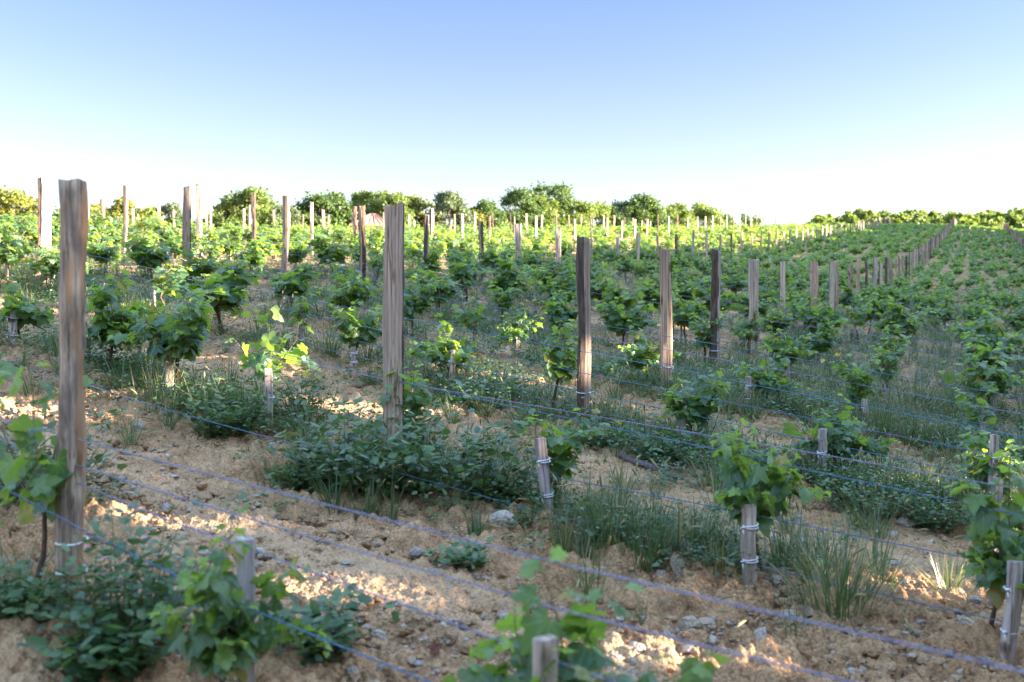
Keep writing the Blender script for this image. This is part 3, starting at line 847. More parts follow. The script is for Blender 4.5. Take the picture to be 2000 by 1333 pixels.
TIEP = [tie_data('wire_tie', kw['w'], kw['d'], 1, True, 40 + i, .004) for i, (_, kw) in enumerate(PT)]
FIRSTROW = {0: 0, 1: 2, 2: 4, 3: 6, 4: 8, 5: 10, -1: 30}
POSTPOS = {}
nposts = 0
cand = []
for kcol in (0, 1, 2, 3, 4, 5, -1):
    for r in range(0, 110):
        p = P0 + r * RSTEP + kcol * KSTEP
        x, y = float(p[0]), float(p[1]); POSTPOS[(r, kcol)] = (x, y)
        if (SPEC.get(kcol) or {}).get(r): x, y = at_row(r, SPEC[kcol][r][0]); POSTPOS[(r, kcol)] = (x, y)
        if y < 2 or not in_view(x, y, 1.03): continue
        c = A_COL * y - x
        if y > crest(c) + 6: continue
        cand.append((y, r, kcol, x, y))
cand.sort()
POSTS = {}
firstseen = {}
for (_, r, kcol, x, y) in sorted(cand, key=lambda a: (a[2], a[1])):
    firstseen.setdefault(kcol, r)
for (_, r, kcol, x, y) in cand[:299]:
    sp = (SPEC.get(kcol) or {}).get(r)
    z = Z(x, y)
    if sp:
        i = sp[2]; h = zpix(sp[1], y) - z; w = PT[i][1]['w']; sx = sp[3] / F * y / w * .90
        rot = (0, rnd.gauss(0, .006), 0)
    else:
        i = rnd.choices(range(len(PT)), [.4, 2, 1, 2, 1, 1.5, 1.2, 2.5 if y < 28 else 6, 1.2, 1.2])[0]; h = rnd.gauss(1.55 + .08 * (y > 35), .07); sx = rnd.uniform(.8, 1.12) * (1 + .12 * (y > 35))  # far posts get the painted sunlit wood more often
        rot = (rnd.gauss(0, .02), rnd.gauss(0, .022), rnd.uniform(.05, .95))
    if kcol == 1 and r == 2: rot = (0, 0, .62)
    if kcol == 0 and r == 4: rot = (0, 0, -.25)
    if kcol == 0 and r == 2: rot = (0, 0, .25)
    o = obj('wooden_post', PM[i], None, (x, y, z), rot, (sx, sx, h / 1.6))
    look = PT[i][0]
    tag(o, f"{look} wooden post, {ordn(r - firstseen[kcol])} from the near end of the {LINES[kcol]} post line", 'post', f"posts of the {LINES[kcol]} line")
    POSTS[(r, kcol)] = o
    if y < 20:
        if (r, kcol) == (0, 0): hs = [.12, .235]
        elif (r, kcol) == (1, 0): hs = [.22]
        else: hs = [rnd.uniform(.18, .3)]
        for hh in hs:
            t = obj('wire_tie', TIEP[i], o, (0, 0, hh * 1.6 / h)); t.scale = (-1, 1, 1)
POSTS[(0, 0)]['label'] = 'thick round weathered post with peeling bark, first of the front post line'
POSTS[(1, 0)]['label'] = 'wide sawn plank post with bark on one edge, rising from the dark weed clump'
POSTS[(2, 0)]['label'] = 'two-toned post, dark bark one side and pale wood the other, third in the front line'
POSTS[(3, 0)]['label'] = 'tan sawn post with a knotty notch, fourth from the near end of the front line'
POSTS[(4, 0)]['label'] = 'dark rotten-topped post with a pale edge, fifth in the front post line'
if (2, 1) in POSTS: POSTS[(2, 1)]['label'] = 'bright sunlit sawn post just behind the thick round post'
# the second board leaning against that post
def leaning():
    x, y = at_row(2, 80); y += .25; x = (80 - 1000) / F * y
    o = obj('wooden_post', PM[9], None, (x, y, Z(x, y)), (0, 0, .2), (.9, .9, (zpix(349, y) - Z(x, y)) / 1.6))
    tag(o, 'narrow brown post standing tight against the bright sunlit post', 'post', 'posts of the second line')
leaning()

# ------------------------------------------------------------------ trellis strands
NW = ['lowest', 'second lowest', 'third', 'top']
def wire(pts, rad, label, m, wave=.004):
    P = np.array(pts, float); out = []
    for a, b in zip(P[:-1], P[1:]):
        n = max(2, min(60, int(np.linalg.norm(b - a) / .12)))
        s = np.linspace(0, 1, n, endpoint=False)[:, None]; out.append(a * (1 - s) + b * s)
    out.append(P[-1:]); Q = np.concatenate(out)
    L = np.arange(len(Q)) * .12
    Q[:, 2] += (fbm(L * 1.2, L * 0 + rad * 999, 3, 3) - .5) * wave * 2
    mb = MB(); mb.tube(Q, rad * (1 + .18 * (vnoise(L * 9, L * 0, 4) - .5)), 5)
    o = obj('trellis_strand', mb.data('trellis_strand', [m]))
    tag(o, label, 'strand', 'blue strands strung along the vine rows')
def pixwire(lst):
    out = []
    for e in lst:
        r, px, py = e
        x, y = at_row(r, px); out.append((x, y, zpix(py, y)))
    return out
wire(pixwire([(0, -300, 735), (0, 138, 855), (0, 600, 978), (0, 1100, 1104), (0, 1600, 1221), (0, 2000, 1314), (0, 2400, 1405)]), .0027, 'thick lilac strand, top one of the nearest vine row', M_WIRE2)
wire(pixwire([(0, -300, 760), (0, 138, 906), (0, 600, 1050), (0, 1100, 1194), (0, 1480, 1290), (0, 1900, 1395)]), .0026, 'thick lilac strand, second from the top in the nearest vine row', M_WIRE2)
wire(pixwire([(0, -300, 757), (0, 0, 882), (0, 144, 942), (0, 327, 1017), (0, 504, 1080), (0, 665, 1140), (0, 1042, 1278), (0, 1500, 1445)]), .0027, 'blue-lilac strand, third from the top in the nearest vine row', M_WIRE2)
wire(pixwire([(-.06, -300, 800), (-.06, 0, 951), (-.06, 114, 1011), (-.05, 180, 1047), (-.04, 336, 1122), (-.04, 480, 1188), (0, 600, 1239), (0, 830, 1333), (0, 1100, 1440)]), .0028, 'blue strand crossing in front of the round post, lowest of the nearest row', M_WIRE)
wire(pixwire([(.70, -200, 645), (.70, 171, 753), (.72, 336, 804), (.75, 600, 876), (.93, 1049, 999), (1, 1481, 1107), (1, 1820, 1185), (1, 2100, 1247)]), .0027, 'blue strand sagging near the soil before the dark weed clump', M_WIRE)
wire(pixwire([(1, 330, 790), (1, 775, 872), (1, 1081, 933), (1, 1300, 972), (1, 1610, 1035), (1, 1880, 1089), (1, 2100, 1133)]), .0027, 'blue strand tied to the white-bound stakes of the second row', M_WIRE)
wire(pixwire([(1, 330, 655), (1, 769, 745), (1, 1000, 786), (1, 1300, 837), (1, 1480, 867), (1, 1700, 905), (1, 2100, 975)]), .0026, 'lilac strand at mid height along the second vine row', M_WIRE2)
wire(pixwire([(1, 330, 640), (1, 769, 742), (1, 1000, 795), (1, 1100, 816), (1, 1300, 858), (1, 1372, 873), (1, 1560, 915), (1, 2100, 1030)]), .0027, 'blue strand just below the lilac one in the second vine row', M_WIRE)
for r in range(2, 12):
    hs = [.12, .29, .45, .60] if r < 8 else [.35, .62]
    for wi, hh in enumerate(hs):
        pts = []
        for kcol in range(4, -4, -1):
            x, y = POSTPOS.get((r, kcol), tuple(P0 + r * RSTEP + kcol * KSTEP))
            y -= .05
            if y < 2.0: continue
            if y > 70: continue
            pts.append((x, y, Z(x, y) + hh + rnd.uniform(-.03, .03)))
            # sag towards the next line
            x2, y2 = tuple(P0 + r * RSTEP + (kcol - 1) * KSTEP)
            xm, ym = (x + x2) / 2, (y + y2) / 2
            if ym > 2: pts.append((xm, ym, max(Z(xm, ym) + hh - .02, Z(xm, ym) + .05)))
        if len(pts) > 1:
            names = NW if len(hs) == 4 else ['lower', 'upper']
            wire(pts, (.0032 if r < 6 else .0026), f"thin blue strand, {names[wi]} of those along the {ordn(r)} vine row from the front", M_WIRE if rnd.random() < .6 else M_WIRE2)

# ------------------------------------------------------------------ weeds and grass
def gen_weed(seed, H, spread, nst, leaf, lps, up=1.0):
    g = np.random.default_rng(seed); st, fo = MB(), MB()
    P, D, N, Sz, C = [], [], [], [], []
    for i in range(nst):
        az = g.uniform(0, 6.28); o_ = spread * math.sqrt(g.uniform(0.01, 1))
        base = np.array([math.cos(az) * o_ * .35, math.sin(az) * o_ * .35, -.02])
        L = H * g.uniform(.5, 1.1) * (1.55 if g.random() < .12 else 1)
        d = norm(np.array([math.cos(az) * o_ / spread * .9, math.sin(az) * o_ / spread * .9, up]))
        pts = [base]; p = base; ns = 9
        for s in range(ns):
            d = norm(d + g.normal(0, .12, 3)); p = p + d * (L / ns) * (1 + o_ / H * .4); pts.append(p)
            fr = (s + 1) / ns
            for _ in range(g.poisson(lps * (.6 + .7 * fr))):
                ph = g.uniform(0, 6.28); side = np.array([math.cos(ph), math.sin(ph), g.uniform(-.1, .6)])
                q = p + side * g.uniform(.01, .06)
                P.append(q); D.append(side + np.array([0, 0, g.uniform(-.5, .35)])); N.append(np.array([0, 0, 1.0]) + side * .3 + g.normal(0, .4, 3))
                Sz.append(leaf * g.uniform(.5, 1.2)); C.append((g.random() * .6, (fr > .8) * g.uniform(0, .6), (g.random() < .02) * .8))
        st.tube(pts, np.linspace(.0032, .0012, len(pts)), 4)
    put_leaves(fo, hex_leaf(.30, .05), P, D, N, Sz, C)
    return st, fo
def gen_grass(seed, n, L, spread, heads, w=.0045, lie=.5, segs=5):
    g = np.random.default_rng(seed); bl, hd = MB(), []
    for i in range(n + heads):
        ish = i >= n
        az = g.uniform(0, 6.28); rr = spread * g.uniform(0, 1)
        b = np.array([math.cos(az) * rr * .3, math.sin(az) * rr * .3, -.01]); az += g.uniform(-.6, .6)
        o_ = np.array([math.cos(az), math.sin(az), 0]); le = L * g.uniform(.5, 1.1) * (1.25 if ish else 1)
        tilt = abs(g.normal(0, .75)) * lie + .12; bend = g.normal(.9, .8) * lie
        s = np.linspace(0, 1, segs + 1)
        ang = tilt + bend * s ** 1.5
        dx = np.cumsum(np.sin(ang)) * le / segs; dz = np.cumsum(np.cos(ang)) * le / segs
        P = b + o_ * np.concatenate([[0], dx[:-1]])[:, None] + np.array([0, 0, 1]) * np.concatenate([[0], dz[:-1]])[:, None]
        side = np.array([-o_[1], o_[0], 0]) + np.array([0, 0, g.uniform(-.4, .4)])
        ww = w * (1 - s ** 2 * .95) * g.uniform(.7, 1.3) * (.45 if ish else 1)
        V = np.concatenate([P + side * ww[:, None], P - side * ww[:, None]])
        m = segs + 1; k = np.arange(segs)
        q = np.stack([k, k + 1, m + k + 1, m + k], -1)
        dry = (g.random() < .22) * g.uniform(.3, 1)
        c = np.zeros((2 * m, 3)); c[:, 0] = g.random() * .6; c[:, 2] = dry if not ish else .35
        bl.add(V, q, None, c)
        if ish:
            p0 = P[-1]; d = norm(P[-1] - P[-2]); hl = g.uniform(.045, .085)
            pts = [p0 - d * .005, p0 + d * hl * .3, p0 + d * hl * .7 + np.array([0, 0, -.004]), p0 + d * hl + np.array([0, 0, -.014])]
            h_ = MB(); hd.append(h_)
            h_.tube(pts, np.array([.002, .0062, .0055, .0015]), 6, c=np.array([g.random() * .5, g.uniform(.5, 1), g.uniform(0, .7)]))
            # bristles
            for _ in range(14):
                u = g.uniform(.1, .95); a = p0 + d * hl * u; v = norm(g.normal(size=3) + d * .7) * g.uniform(.008, .014)
                sv = np.cross(v, d); sv = sv / (np.linalg.norm(sv) + 1e-9) * .0007
                h_.add(np.array([a - sv, a + sv, a + v]), None, np.array([[0, 1, 2]]), np.array([.3, .9, .3]))
    return bl, hd

WEED = [  # px, base py, row offset ignored, width px, height px, leaf, stems, label, name
    (690, 955, 330, 120, .055, 44, 'dark broad-leaved weed clump, left half of the mat before the wide plank post'),
    (880, 965, 330, 130, .055, 44, 'dark broad-leaved weed clump, right half of the mat before the wide plank post'),
    (770, 900, 240, 85, .05, 34, 'upright leafy weed at the foot of the wide plank post'),
    (590, 960, 130, 55, .045, 22, 'low trailing weed at the left end of the dark weed mat'),
    (985, 985, 150, 70, .045, 22, 'small-leaved weed at the right end of the dark weed mat'),
    (250, 1255, 260, 210, .042, 46, 'tall tangled weed with dark stems right of the round post foot'),
    (200, 1315, 240, 90, .05, 28, 'low dark weed in front of the tall tangled weed'),
    (600, 1285, 270, 90, .055, 26, 'low bluish weed under the lowest blue strand'),
    (455, 850, 170, 70, .045, 36, 'dense narrow-leaved weed left of the tied stake in the second row'),
    (600, 835, 130, 105, .04, 34, 'tall willowy weed right of the tied stake in the second row'),
    (395, 810, 150, 52, .04, 30, 'low green weed around the second stake left of the plank post'),
    (230, 735, 150, 60, .04, 30, 'low green weed behind the round post'),
    (900, 1108, 110, 36, .04, 14, 'flat little weed with bluish leaves on the open track'),
    (45, 1200, 150, 70, .028, 50, 'bright small-leaved clover patch left of the round post foot'),
    (1700, 1005, 230, 65, .03, 70, 'sunlit yellow-green clover patch behind the big grass tuft'),
    (1640, 970, 130, 60, .03, 50, 'green clover around the bound stake of the third row'),
    (1830, 1035, 130, 60, .03, 40, 'green clover left of the last vine of the second row'),
    (1185, 880, 160, 42, .04, 34, 'low weed belt under the two-toned post'),
    (1300, 905, 150, 50, .045, 32, 'low weed by the dense vine in front of the tan post'),
    (1440, 935, 150, 60, .045, 30, 'weed with hanging leaves behind the red-fruited vine'),
    (930, 800, 190, 60, .035, 48, 'bright green weed patch right of the wide plank post'),
    (1560, 815, 120, 40, .035, 30, 'low green weed right of the third-row stake'),
    (100, 985, 190, 160, .05, 24, 'loose weed behind the vine that climbs beside the round post'),
]
WP = {}
for n, (px, py, w, h, leaf, nst, lb) in enumerate(WEED):
    x, y, z = ground_at(px, py); wm = w / F * y; hm = h / F * y
    st, fo = gen_weed(700 + n, hm * 1.05, wm * .5, int(nst * 1.2), leaf * 1.3, 1.8, up=.35 + 1.4 * hm / wm)
    rt = empty('weed_clump', (x, y, z)); tag(rt, lb, 'weed')
    obj('stems', st.data('stems', [M_SHOOT]), rt); obj('leaves', fo.data('leaves', [M_WEED]), rt)
    if n == 5:
        for fx, fz in ((-.10, .37), (-.04, .33), (.10, .40)):
            fl = MB(); a = np.arange(5) * 1.257
            put_leaves(fl, hex_leaf(.42, .05), np.zeros((5, 3)), np.stack([np.cos(a), np.sin(a), a * 0 + .4], -1), np.tile([0, 0, 1.], (5, 1)) + .01, np.full(5, .014), np.zeros((5, 3)))
            obj('flower', fl.data('flower', [M_PINK]), rt, (fx, -.12, fz))
TUFT = [  # px, base py, height px, blades, heads, label
    (1640, 1195, 175, 150, 12, 'big dark grass tuft with foxtails right of the double-bound stake'),
    (1190, 1065, 130, 130, 12, 'spiky grass tuft with foxtails right of the stake by the dark weed mat'),
    (1280, 1090, 90, 50, 3, 'small grass tuft behind the leaning slate'),
    (1150, 1170, 110, 34, 2, 'sprawling thin grass in the rough soil below the spiky tuft'),
    (545, 965, 120, 16, 3, 'lone grass blades left of the dark weed mat'),
    (300, 800, 130, 30, 8, 'pale arching foxtail grass right of the round post'),
    (640, 690, 90, 60, 6, 'upright grass beside the thin open vine left of the plank post'),
    (1560, 1255, 130, 9, 6, 'thin stray foxtail stalks at the bottom below the big grass tuft'),
    (470, 1335, 110, 26, 0, 'grey-green grass at the foot of the leafy nearest stake'),
    (1260, 1215, 70, 12, 1, 'few short grass blades beside the pinkish split stone'),
    (1700, 1040, 95, 40, 8, 'foxtail grass at the near edge of the sunlit clover'),
    (1400, 960, 100, 60, 8, 'leaning foxtail grass left of the red-fruited vine'),
    (60, 620, 110, 40, 10, 'foxtail grass in front of the bright sunlit post'),
    (1785, 800, 120, 70, 16, 'tall foxtail grass right of the slender third-row vine'),
    (1880, 830, 120, 70, 16, 'tall foxtail grass behind the dense vine at the end of the third row'),
    (1720, 855, 110, 70, 12, 'dark grass with foxtails behind the bushy vine of the third row'),
    (1830, 740, 90, 60, 14, 'pale foxtail grass before the shaded rows on the slope'),
    (1250, 600, 75, 60, 16, 'golden foxtail grass behind the tan sawn post'),
    (1340, 612, 75, 60, 16, 'golden foxtail grass between the tan post and the rotten-topped post'),
    (35, 1145, 120, 24, 3, 'grass blades leaning left of the round post foot'),
]
for n, (px, py, h, nb, nh, lb) in enumerate(TUFT):
    x, y, z = ground_at(px, py); hm = h / F * y
    bl, hd = gen_grass(800 + n, int(nb * 1.5), hm * 1.25, hm * 1.3, nh, w=.0030, lie=.85)
    rt = empty('grass_tuft', (x, y, z)); tag(rt, lb, 'grass')
    obj('blades', bl.data('blades', [M_GRASS]), rt)
    for h_ in hd: obj('seed_head', h_.data('seed_head', [M_GRASS]), rt)

def build_cover():
    gt = []
    for i in range(8):
        bl, hd = gen_grass(850 + i, 34, .34, .22, 3 if i % 2 else 0, w=.004, lie=.6, segs=3)
        V, q, t, C = bl.arrays()
        if i % 2:
            for h_ in hd:
                V2, q2, t2, C2 = h_.arrays(); n_ = len(V)
                V, q, t, C = np.concatenate([V, V2]), np.concatenate([q, q2 + n_]), np.concatenate([t, t2 + n_]), np.concatenate([C, C2])
        gt.append((V, q, t, C))
    wt = []
    for i in range(6):
        st, fo = gen_weed(870 + i, .20, .26, 16, .036, 1.2, up=.6); wt.append(fo.arrays())
    mg, mw = MB(), MB()
    N = 14000
    y = np.exp(R.uniform(math.log(5.0), math.log(52), N)); x = (y * .56 + 1.8) * R.uniform(-1, 1, N)
    u = rowpos(x, y); fr = u - np.round(u)
    z = Zb(x, y)
    right = sstep(.05, .45, x / y)
    pm = np.exp(-((fr - .03) / .17) ** 2) * 1.0 + .05 + .34 * right * sstep(8.5, 12, y) + .42 * sstep(9, 15, y)
    pm = pm * (.35 + 1.1 * sstep(.38, .60, fbm(x * .45, y * .45, 77, 3)))
    near = sstep(6.0, 7.4, y + 0 * x)
    keep = R.uniform(0, 1, N) < pm * (.35 + .65 * near)
    for i in np.where(keep)[0]:
        sc = rnd.uniform(.55, 1.05) * (1 + .012 * y[i])
        isg = rnd.random() < (.42 + .25 * right[i])
        V, q, t, C = (gt[rnd.randrange(8)] if isg else wt[rnd.randrange(6)])
        W = rotz(V, rnd.uniform(0, 6.28)) * sc + np.array([x[i], y[i], z[i]])
        C = C.copy(); C[:, 0] = (C[:, 0] + rnd.random() * .4) % 1
        (mg if isg else mw).add(W, q, t, C)
    o = obj('grass', mg.data('grass', [M_GRASS])); tag(o, 'wild grass with foxtail heads growing along the vine rows', kind='stuff')
    o = obj('undergrowth', mw.data('undergrowth', [M_WEED])); tag(o, 'low green weeds growing along the vine rows', kind='stuff')
build_cover()

# ------------------------------------------------------------------ fallen branch, dry leaf, bird, rusty sapling
def branch():
    a = np.array(ground_at(1212, 900)); b = np.array(ground_at(1335, 948))
    s = np.linspace(0, 1, 14)[:, None]; P = a * (1 - s) + b * s
    for p in P: p[2] = Z(p[0], p[1]) + .035
    P[:, 2] += R.normal(0, .008, 14); P[:, 0] += R.normal(0, .008, 14)
    mb = MB(); mb.tube(P, np.linspace(.030, .012, 14) * (1 + R.normal(0, .1, 14)), 8)
    mb.tube([P[6], P[6] + (.10, -.10, .02), P[6] + (.22, -.22, -.01)], [.014, .010, .005], 6)
    mb.tube([P[9], P[9] + (.08, .02, .03), P[9] + (.17, .02, .03)], [.010, .007, .003], 6)
    tag(obj('fallen_branch', mb.data('fallen_branch', [M_DEAD])), 'dark dead branch lying on the soil behind the spiky grass tuft', 'branch')
branch()
def dry_leaf():
    x, y, z = ground_at(840, 1285)
    mb = MB(); put_leaves(mb, (GL_V * np.array([1, 1, -2.2]), GL_Q, GL_T), [(0, 0, 0)], [(.9, .2, .25)], [(.1, -.6, .9)], [.055], [(0, 0, 0)])
    tag(obj('fallen_leaf', mb.data('fallen_leaf', [M_DRYLEAF]), None, (x, y, z + .02)), 'curled reddish brown dead leaf on the bare track', 'leaf')
dry_leaf()
def bird():
    po = POSTS.get((5, 2))
    if not po: return
    x, y = po.location.x, po.location.y; zt = po.location.z + 1.6 * po.scale[2]
    x -= .035
    r = empty('bird', (x, y, zt), .6); tag(r, 'tiny brown bird perched on top of the pale post', 'bird')
    mb = MB()
    P = np.array([(-.055, 0, .034), (-.03, 0, .038), (0, 0, .045), (.025, 0, .058), (.038, 0, .075), (.05, 0, .083), (.06, 0, .084)])
    mb.tube(P, [.008, .022, .034, .031, .021, .019, .008], 10)
    obj('body', mb.data('body', [M_FEATHER]), r)
    mb = MB(); mb.tube([(.058, 0, .084), (.066, 0, .083), (.074, 0, .081)], [.006, .004, .001], 6); obj('beak', mb.data('beak', [M_BEAK]), r)
    mb = MB(); mb.tube([(-.05, 0, .034), (-.07, 0, .026), (-.095, 0, .018)], [.010, .011, .006], 6); obj('tail', mb.data('tail', [M_FEATHER]), r)
    for s in (-1, 1):
        mb = MB(); mb.tube([(.005, s * .012, .02), (.004, s * .013, .01), (.008, s * .014, -.003)], .002, 4); obj('leg', mb.data('leg', [M_BEAK]), r)
bird()
def sapling():
    x, y = at_row(8, 700); y += .6; x = (700 - 1000) / F * y; z = Z(x, y)
    r = empty('dry_sapling', (x, y, z)); tag(r, 'thin rusty orange dried sapling beside a bark-edged post on the sunlit slope', 'sapling')
    mb = MB(); mb.tube([(0, 0, 0), (.02, 0, .5), (-.01, 0, 1.0), (.03, 0, 1.55)], [.012, .01, .008, .003], 5); obj('trunk', mb.data('trunk', [M_DEAD]), r)
    g = np.random.default_rng(5); n = 70; zz = g.uniform(.6, 1.6, n)
    mb = MB(); put_leaves(mb, hex_leaf(.3), np.stack([g.normal(0, .06, n), g.normal(0, .06, n), zz], -1), g.normal(0, 1, (n, 3)) + (0, 0, -.6), g.normal(0, 1, (n, 3)), g.uniform(.05, .11, n), np.zeros((n, 3)))
    obj('leaves', mb.data('leaves', [M_RUST]), r)
sapling()

# ------------------------------------------------------------------ trees
def gen_tree(seed, H, W, nclump, nleaf, leaf, base=.12, flat=.8, tall=False):
    """trunk + limbs + crown of leaf sprays gathered in uneven clumps; built at full size"""
    g = np.random.default_rng(seed); tr, cr = MB(), MB()
    hb = H * base
    n = 6; P = np.stack([np.cumsum(g.normal(0, .02 * H / 8, n)), np.cumsum(g.normal(0, .02 * H / 8, n)), np.linspace(-.5, H * .62, n)], -1)
    tr.tube(P, np.linspace(.024, .008, n) * H, 8)
    cl = []
    for i in range(nclump):
        f = g.uniform(0, .95) ** .8; z = hb + (H - hb) * f
        prof = math.sin(math.pi * min(1, .22 + .76 * (1 - f) ** .75 + .02)) ** .8 if not tall else (.55 + .45 * math.sin(math.pi * f))
        prof = max(.12, math.sqrt(max(0, 1 - max(0, (f - .30) / .72) ** 2)) * (.80 + .2 * math.sin(math.pi * f)))
        a = g.uniform(0, 6.28); rr = W / 2 * prof * math.sqrt(g.uniform(.12, 1))
        c = np.array([math.cos(a) * rr, math.sin(a) * rr, z]); rad = g.uniform(.10, .19) * W * (1.05 - .35 * f)
        cl.append((c, rad))
        k = int(np.clip(f * 3 + 1, 1, n - 1))
        if i % 2 == 0: tr.tube([P[k], (P[k] + c) / 2 + (0, 0, -.03 * H), c], [.008 * H, .005 * H, .0015 * H], 5, cap=False)
    Pp, D, N, Sz, C = [], [], [], [], []
    tot = sum(r ** 2 for _, r in cl)
    for c, rad in cl:
        m = max(8, int(nleaf * rad ** 2 / tot))
        v = norm(g.normal(size=(m, 3))); v[:, 2] = np.where(v[:, 2] < -.5, -v[:, 2] * .5, v[:, 2])
        rr = rad * (.55 + .55 * g.uniform(0, 1, m) ** .5) * (1 + .25 * np.sin(v[:, 0] * 5 + v[:, 1] * 7))
        p = c + v * rr[:, None] * np.array([1, 1, flat])
        Pp.append(p); D.append(v * .6 + g.normal(0, .7, (m, 3))); N.append(v + np.array([0, 0, .35]) + g.normal(0, .55, (m, 3)))
        Sz.append(leaf * g.uniform(.55, 1.25, m)); C.append(np.stack([np.clip(g.random() * .5 + g.normal(0, .08, m), 0, .62), (g.random() < .18) * np.full(m, .35) + g.uniform(0, .12, m), np.zeros(m)], -1))
    put_leaves(cr, quad_leaf(.42), np.concatenate(Pp), np.concatenate(D), np.concatenate(N), np.concatenate(Sz), np.concatenate(C))
    return tr, cr

def tree_y(px): return float(np.interp(px, [-100, 500, 900, 1000, 1200, 1400, 1500], [84, 96, 112, 135, 155, 178, 200]))
TREES = [  # px, top py, width px, kind, label, name
    (22, 372, 120, 'yellow', 'rounded yellowish shrub at the far left end of the tree line', 'shrub'),
    (-45, 378, 120, 'yellow', 'yellowing shrub cut by the left edge of the view', 'shrub'),
    (182, 402, 40, 'orange', 'rusty shrub between thin posts right of the round post', 'shrub'),
    (245, 393, 62, 'yellow', 'yellow shrub behind the crooked third-line post', 'shrub'),
    (284, 406, 36, 'yellow', 'low golden shrub beside the yellow shrub', 'shrub'),
    (338, 404, 50, 'grey', 'dull green shrub behind the bark-edged second-line post', 'shrub'),
    (440, 396, 62, 'yellow', 'yellow-leaved bush at the left foot of the tall olive-green tree', 'shrub'),
    (490, 378, 125, 'light', 'tall olive-green tree left of the dark domed tree', 'tree'),
    (560, 395, 60, 'grey', 'dim green shrub just left of the dark domed tree', 'shrub'),
    (640, 377, 112, 'dark', 'dark green domed tree left of the salmon-roofed house', 'tree'),
    (722, 374, 72, 'light', 'pale green feathery tree just behind the salmon-roofed house', 'tree'),
    (762, 378, 60, 'light', 'light green tree behind the wide plank post', 'tree'),
    (815, 392, 92, 'yellow', 'bright yellow-green tree right of the wide plank post', 'tree'),
    (880, 381, 74, 'grey', 'grey-green round tree standing apart with sky either side', 'tree'),
    (925, 412, 50, 'yellow', 'low golden shrub between the grey-green tree and the oaks', 'shrub'),
    (950, 398, 66, 'dark', 'small dark tree at the left end of the oak clump', 'tree'),
    (966, 408, 60, 'yellow', 'sunny yellow-green bush at the front of the oak clump', 'shrub'),
    (1015, 374, 84, 'dark', 'dark oak forming the left shoulder of the big clump', 'tree'),
    (1072, 360, 100, 'dark', 'tallest oak on the skyline with a lumpy dark crown', 'tree'),
    (1062, 392, 80, 'light', 'lighter oak at the foot of the tallest oak', 'tree'),
    (1128, 385, 84, 'light', 'light green oak sloping down right of the tallest oak', 'tree'),
    (1172, 398, 66, 'light', 'low olive tree in the dip right of the oaks', 'tree'),
    (1208, 400, 62, 'dark', 'dark bush left of the pointed skyline tree', 'shrub'),
    (1248, 380, 60, 'dark', 'pointed green tree rising from the right-hand group', 'tree'),
    (1225, 392, 56, 'grey', 'greyish tree in front of the pointed one', 'tree'),
    (1282, 398, 64, 'light', 'olive green tree right of the pointed tree', 'tree'),
    (1318, 402, 60, 'light', 'rounded light green tree second from the right end', 'tree'),
    (1368, 396, 72, 'light', 'spiky-topped green tree at the right end of the tree line', 'tree'),
    (1412, 422, 46, 'dark', 'very low bush right of the spiky-topped tree', 'shrub'),
    (1468, 420, 44, 'dark', 'tiny dark bush alone on the bare skyline', 'shrub'),
]
KTREE = {}
def make_tree(kind, shrub, H, W, seed):
    tr, cr = gen_tree(seed, H, W, 75 if not shrub else 40, 19000 if not shrub else 9000, .14 + .022 * W, base=.06 if not shrub else .0)
    return tr, cr
for n, (px, py, w, kind, lb, nm) in enumerate(TREES):
    y = tree_y(px) + rnd.uniform(-3, 3) + (4 if w > 90 else 0); x = (px - 1000) / F * y
    z = Z(x, y) - .3; H = zpix(py, y) - z; W = w / F * y * 1.4
    H = max(H, 2.0) + .1; W = max(W, .55 * H)
    tr, cr = make_tree(kind, nm == 'shrub', H, W, 1200 + n)
    rt = empty('tree' if nm == 'tree' else 'shrub', (x, y, z)); tag(rt, lb, nm)
    obj('trunk', tr.data('trunk', [M_TRUNK]), rt); obj('crown', cr.data('crown', [M_TREE[kind]], smooth=False), rt)

# scrub filling the foot of the tree line, and the far wooded ridge: masses
def mass(name, spots, kinds, lb, nl, leaf):
    tm = [gen_tree(1500 + i, 6, 6, 16, nl, leaf, .0)[1].arrays() for i in range(5)]
    mb = MB()
    for (x, y, z, s) in spots:
        V, q, t, C = tm[rnd.randrange(5)]
        C = C.copy(); C[:, 0] = np.clip(C[:, 0] * .7 + rnd.uniform(0, .25), 0, 1)
        mb.add(rotz(V, rnd.uniform(0, 6.28)) * s * np.array([1, 1, rnd.uniform(.8, 1.2)]) + np.array([x, y, z]), q, t, C)
    o = obj(name, mb.data(name, [M_TREE[kinds]], smooth=False)); tag(o, lb, kind='stuff')
sp = []
for i in range(240):
    px = rnd.uniform(-80, 1420); y = tree_y(px) + rnd.uniform(-1, 12); x = (px - 1000) / F * y
    if 680 < px < 775: continue
    z = Z(x, y); top = zpix(rnd.uniform(403 + 8 * (px < 420), 428), y); s = float(np.clip((top - z) / 6, .3, 1.0))
    sp.append((x, y, z - .3, s))
mass('scrub', sp, 'light', 'mixed scrub along the foot of the tree line', 1500, .34)
sp = []
for i in range(420):
    y = rnd.uniform(300, 520); px = rnd.uniform(1500, 2150); x = (px - 1000) / F * y
    z = Z(x, y); lim = np.interp(px, [1500, 1580, 1640, 1700, 1900, 2150], [430, 424, 415, 412, 410, 407])
    top = zpix(rnd.uniform(lim, lim + 16), y); s = float(np.clip((top - z) / 6, .6, 1.5))
    sp.append((x, y, min(z, top - s * 6) - .5, s))
mass('woodland', sp, 'light', 'wooded ridge closing the view beyond the vineyard', 1100, .8)

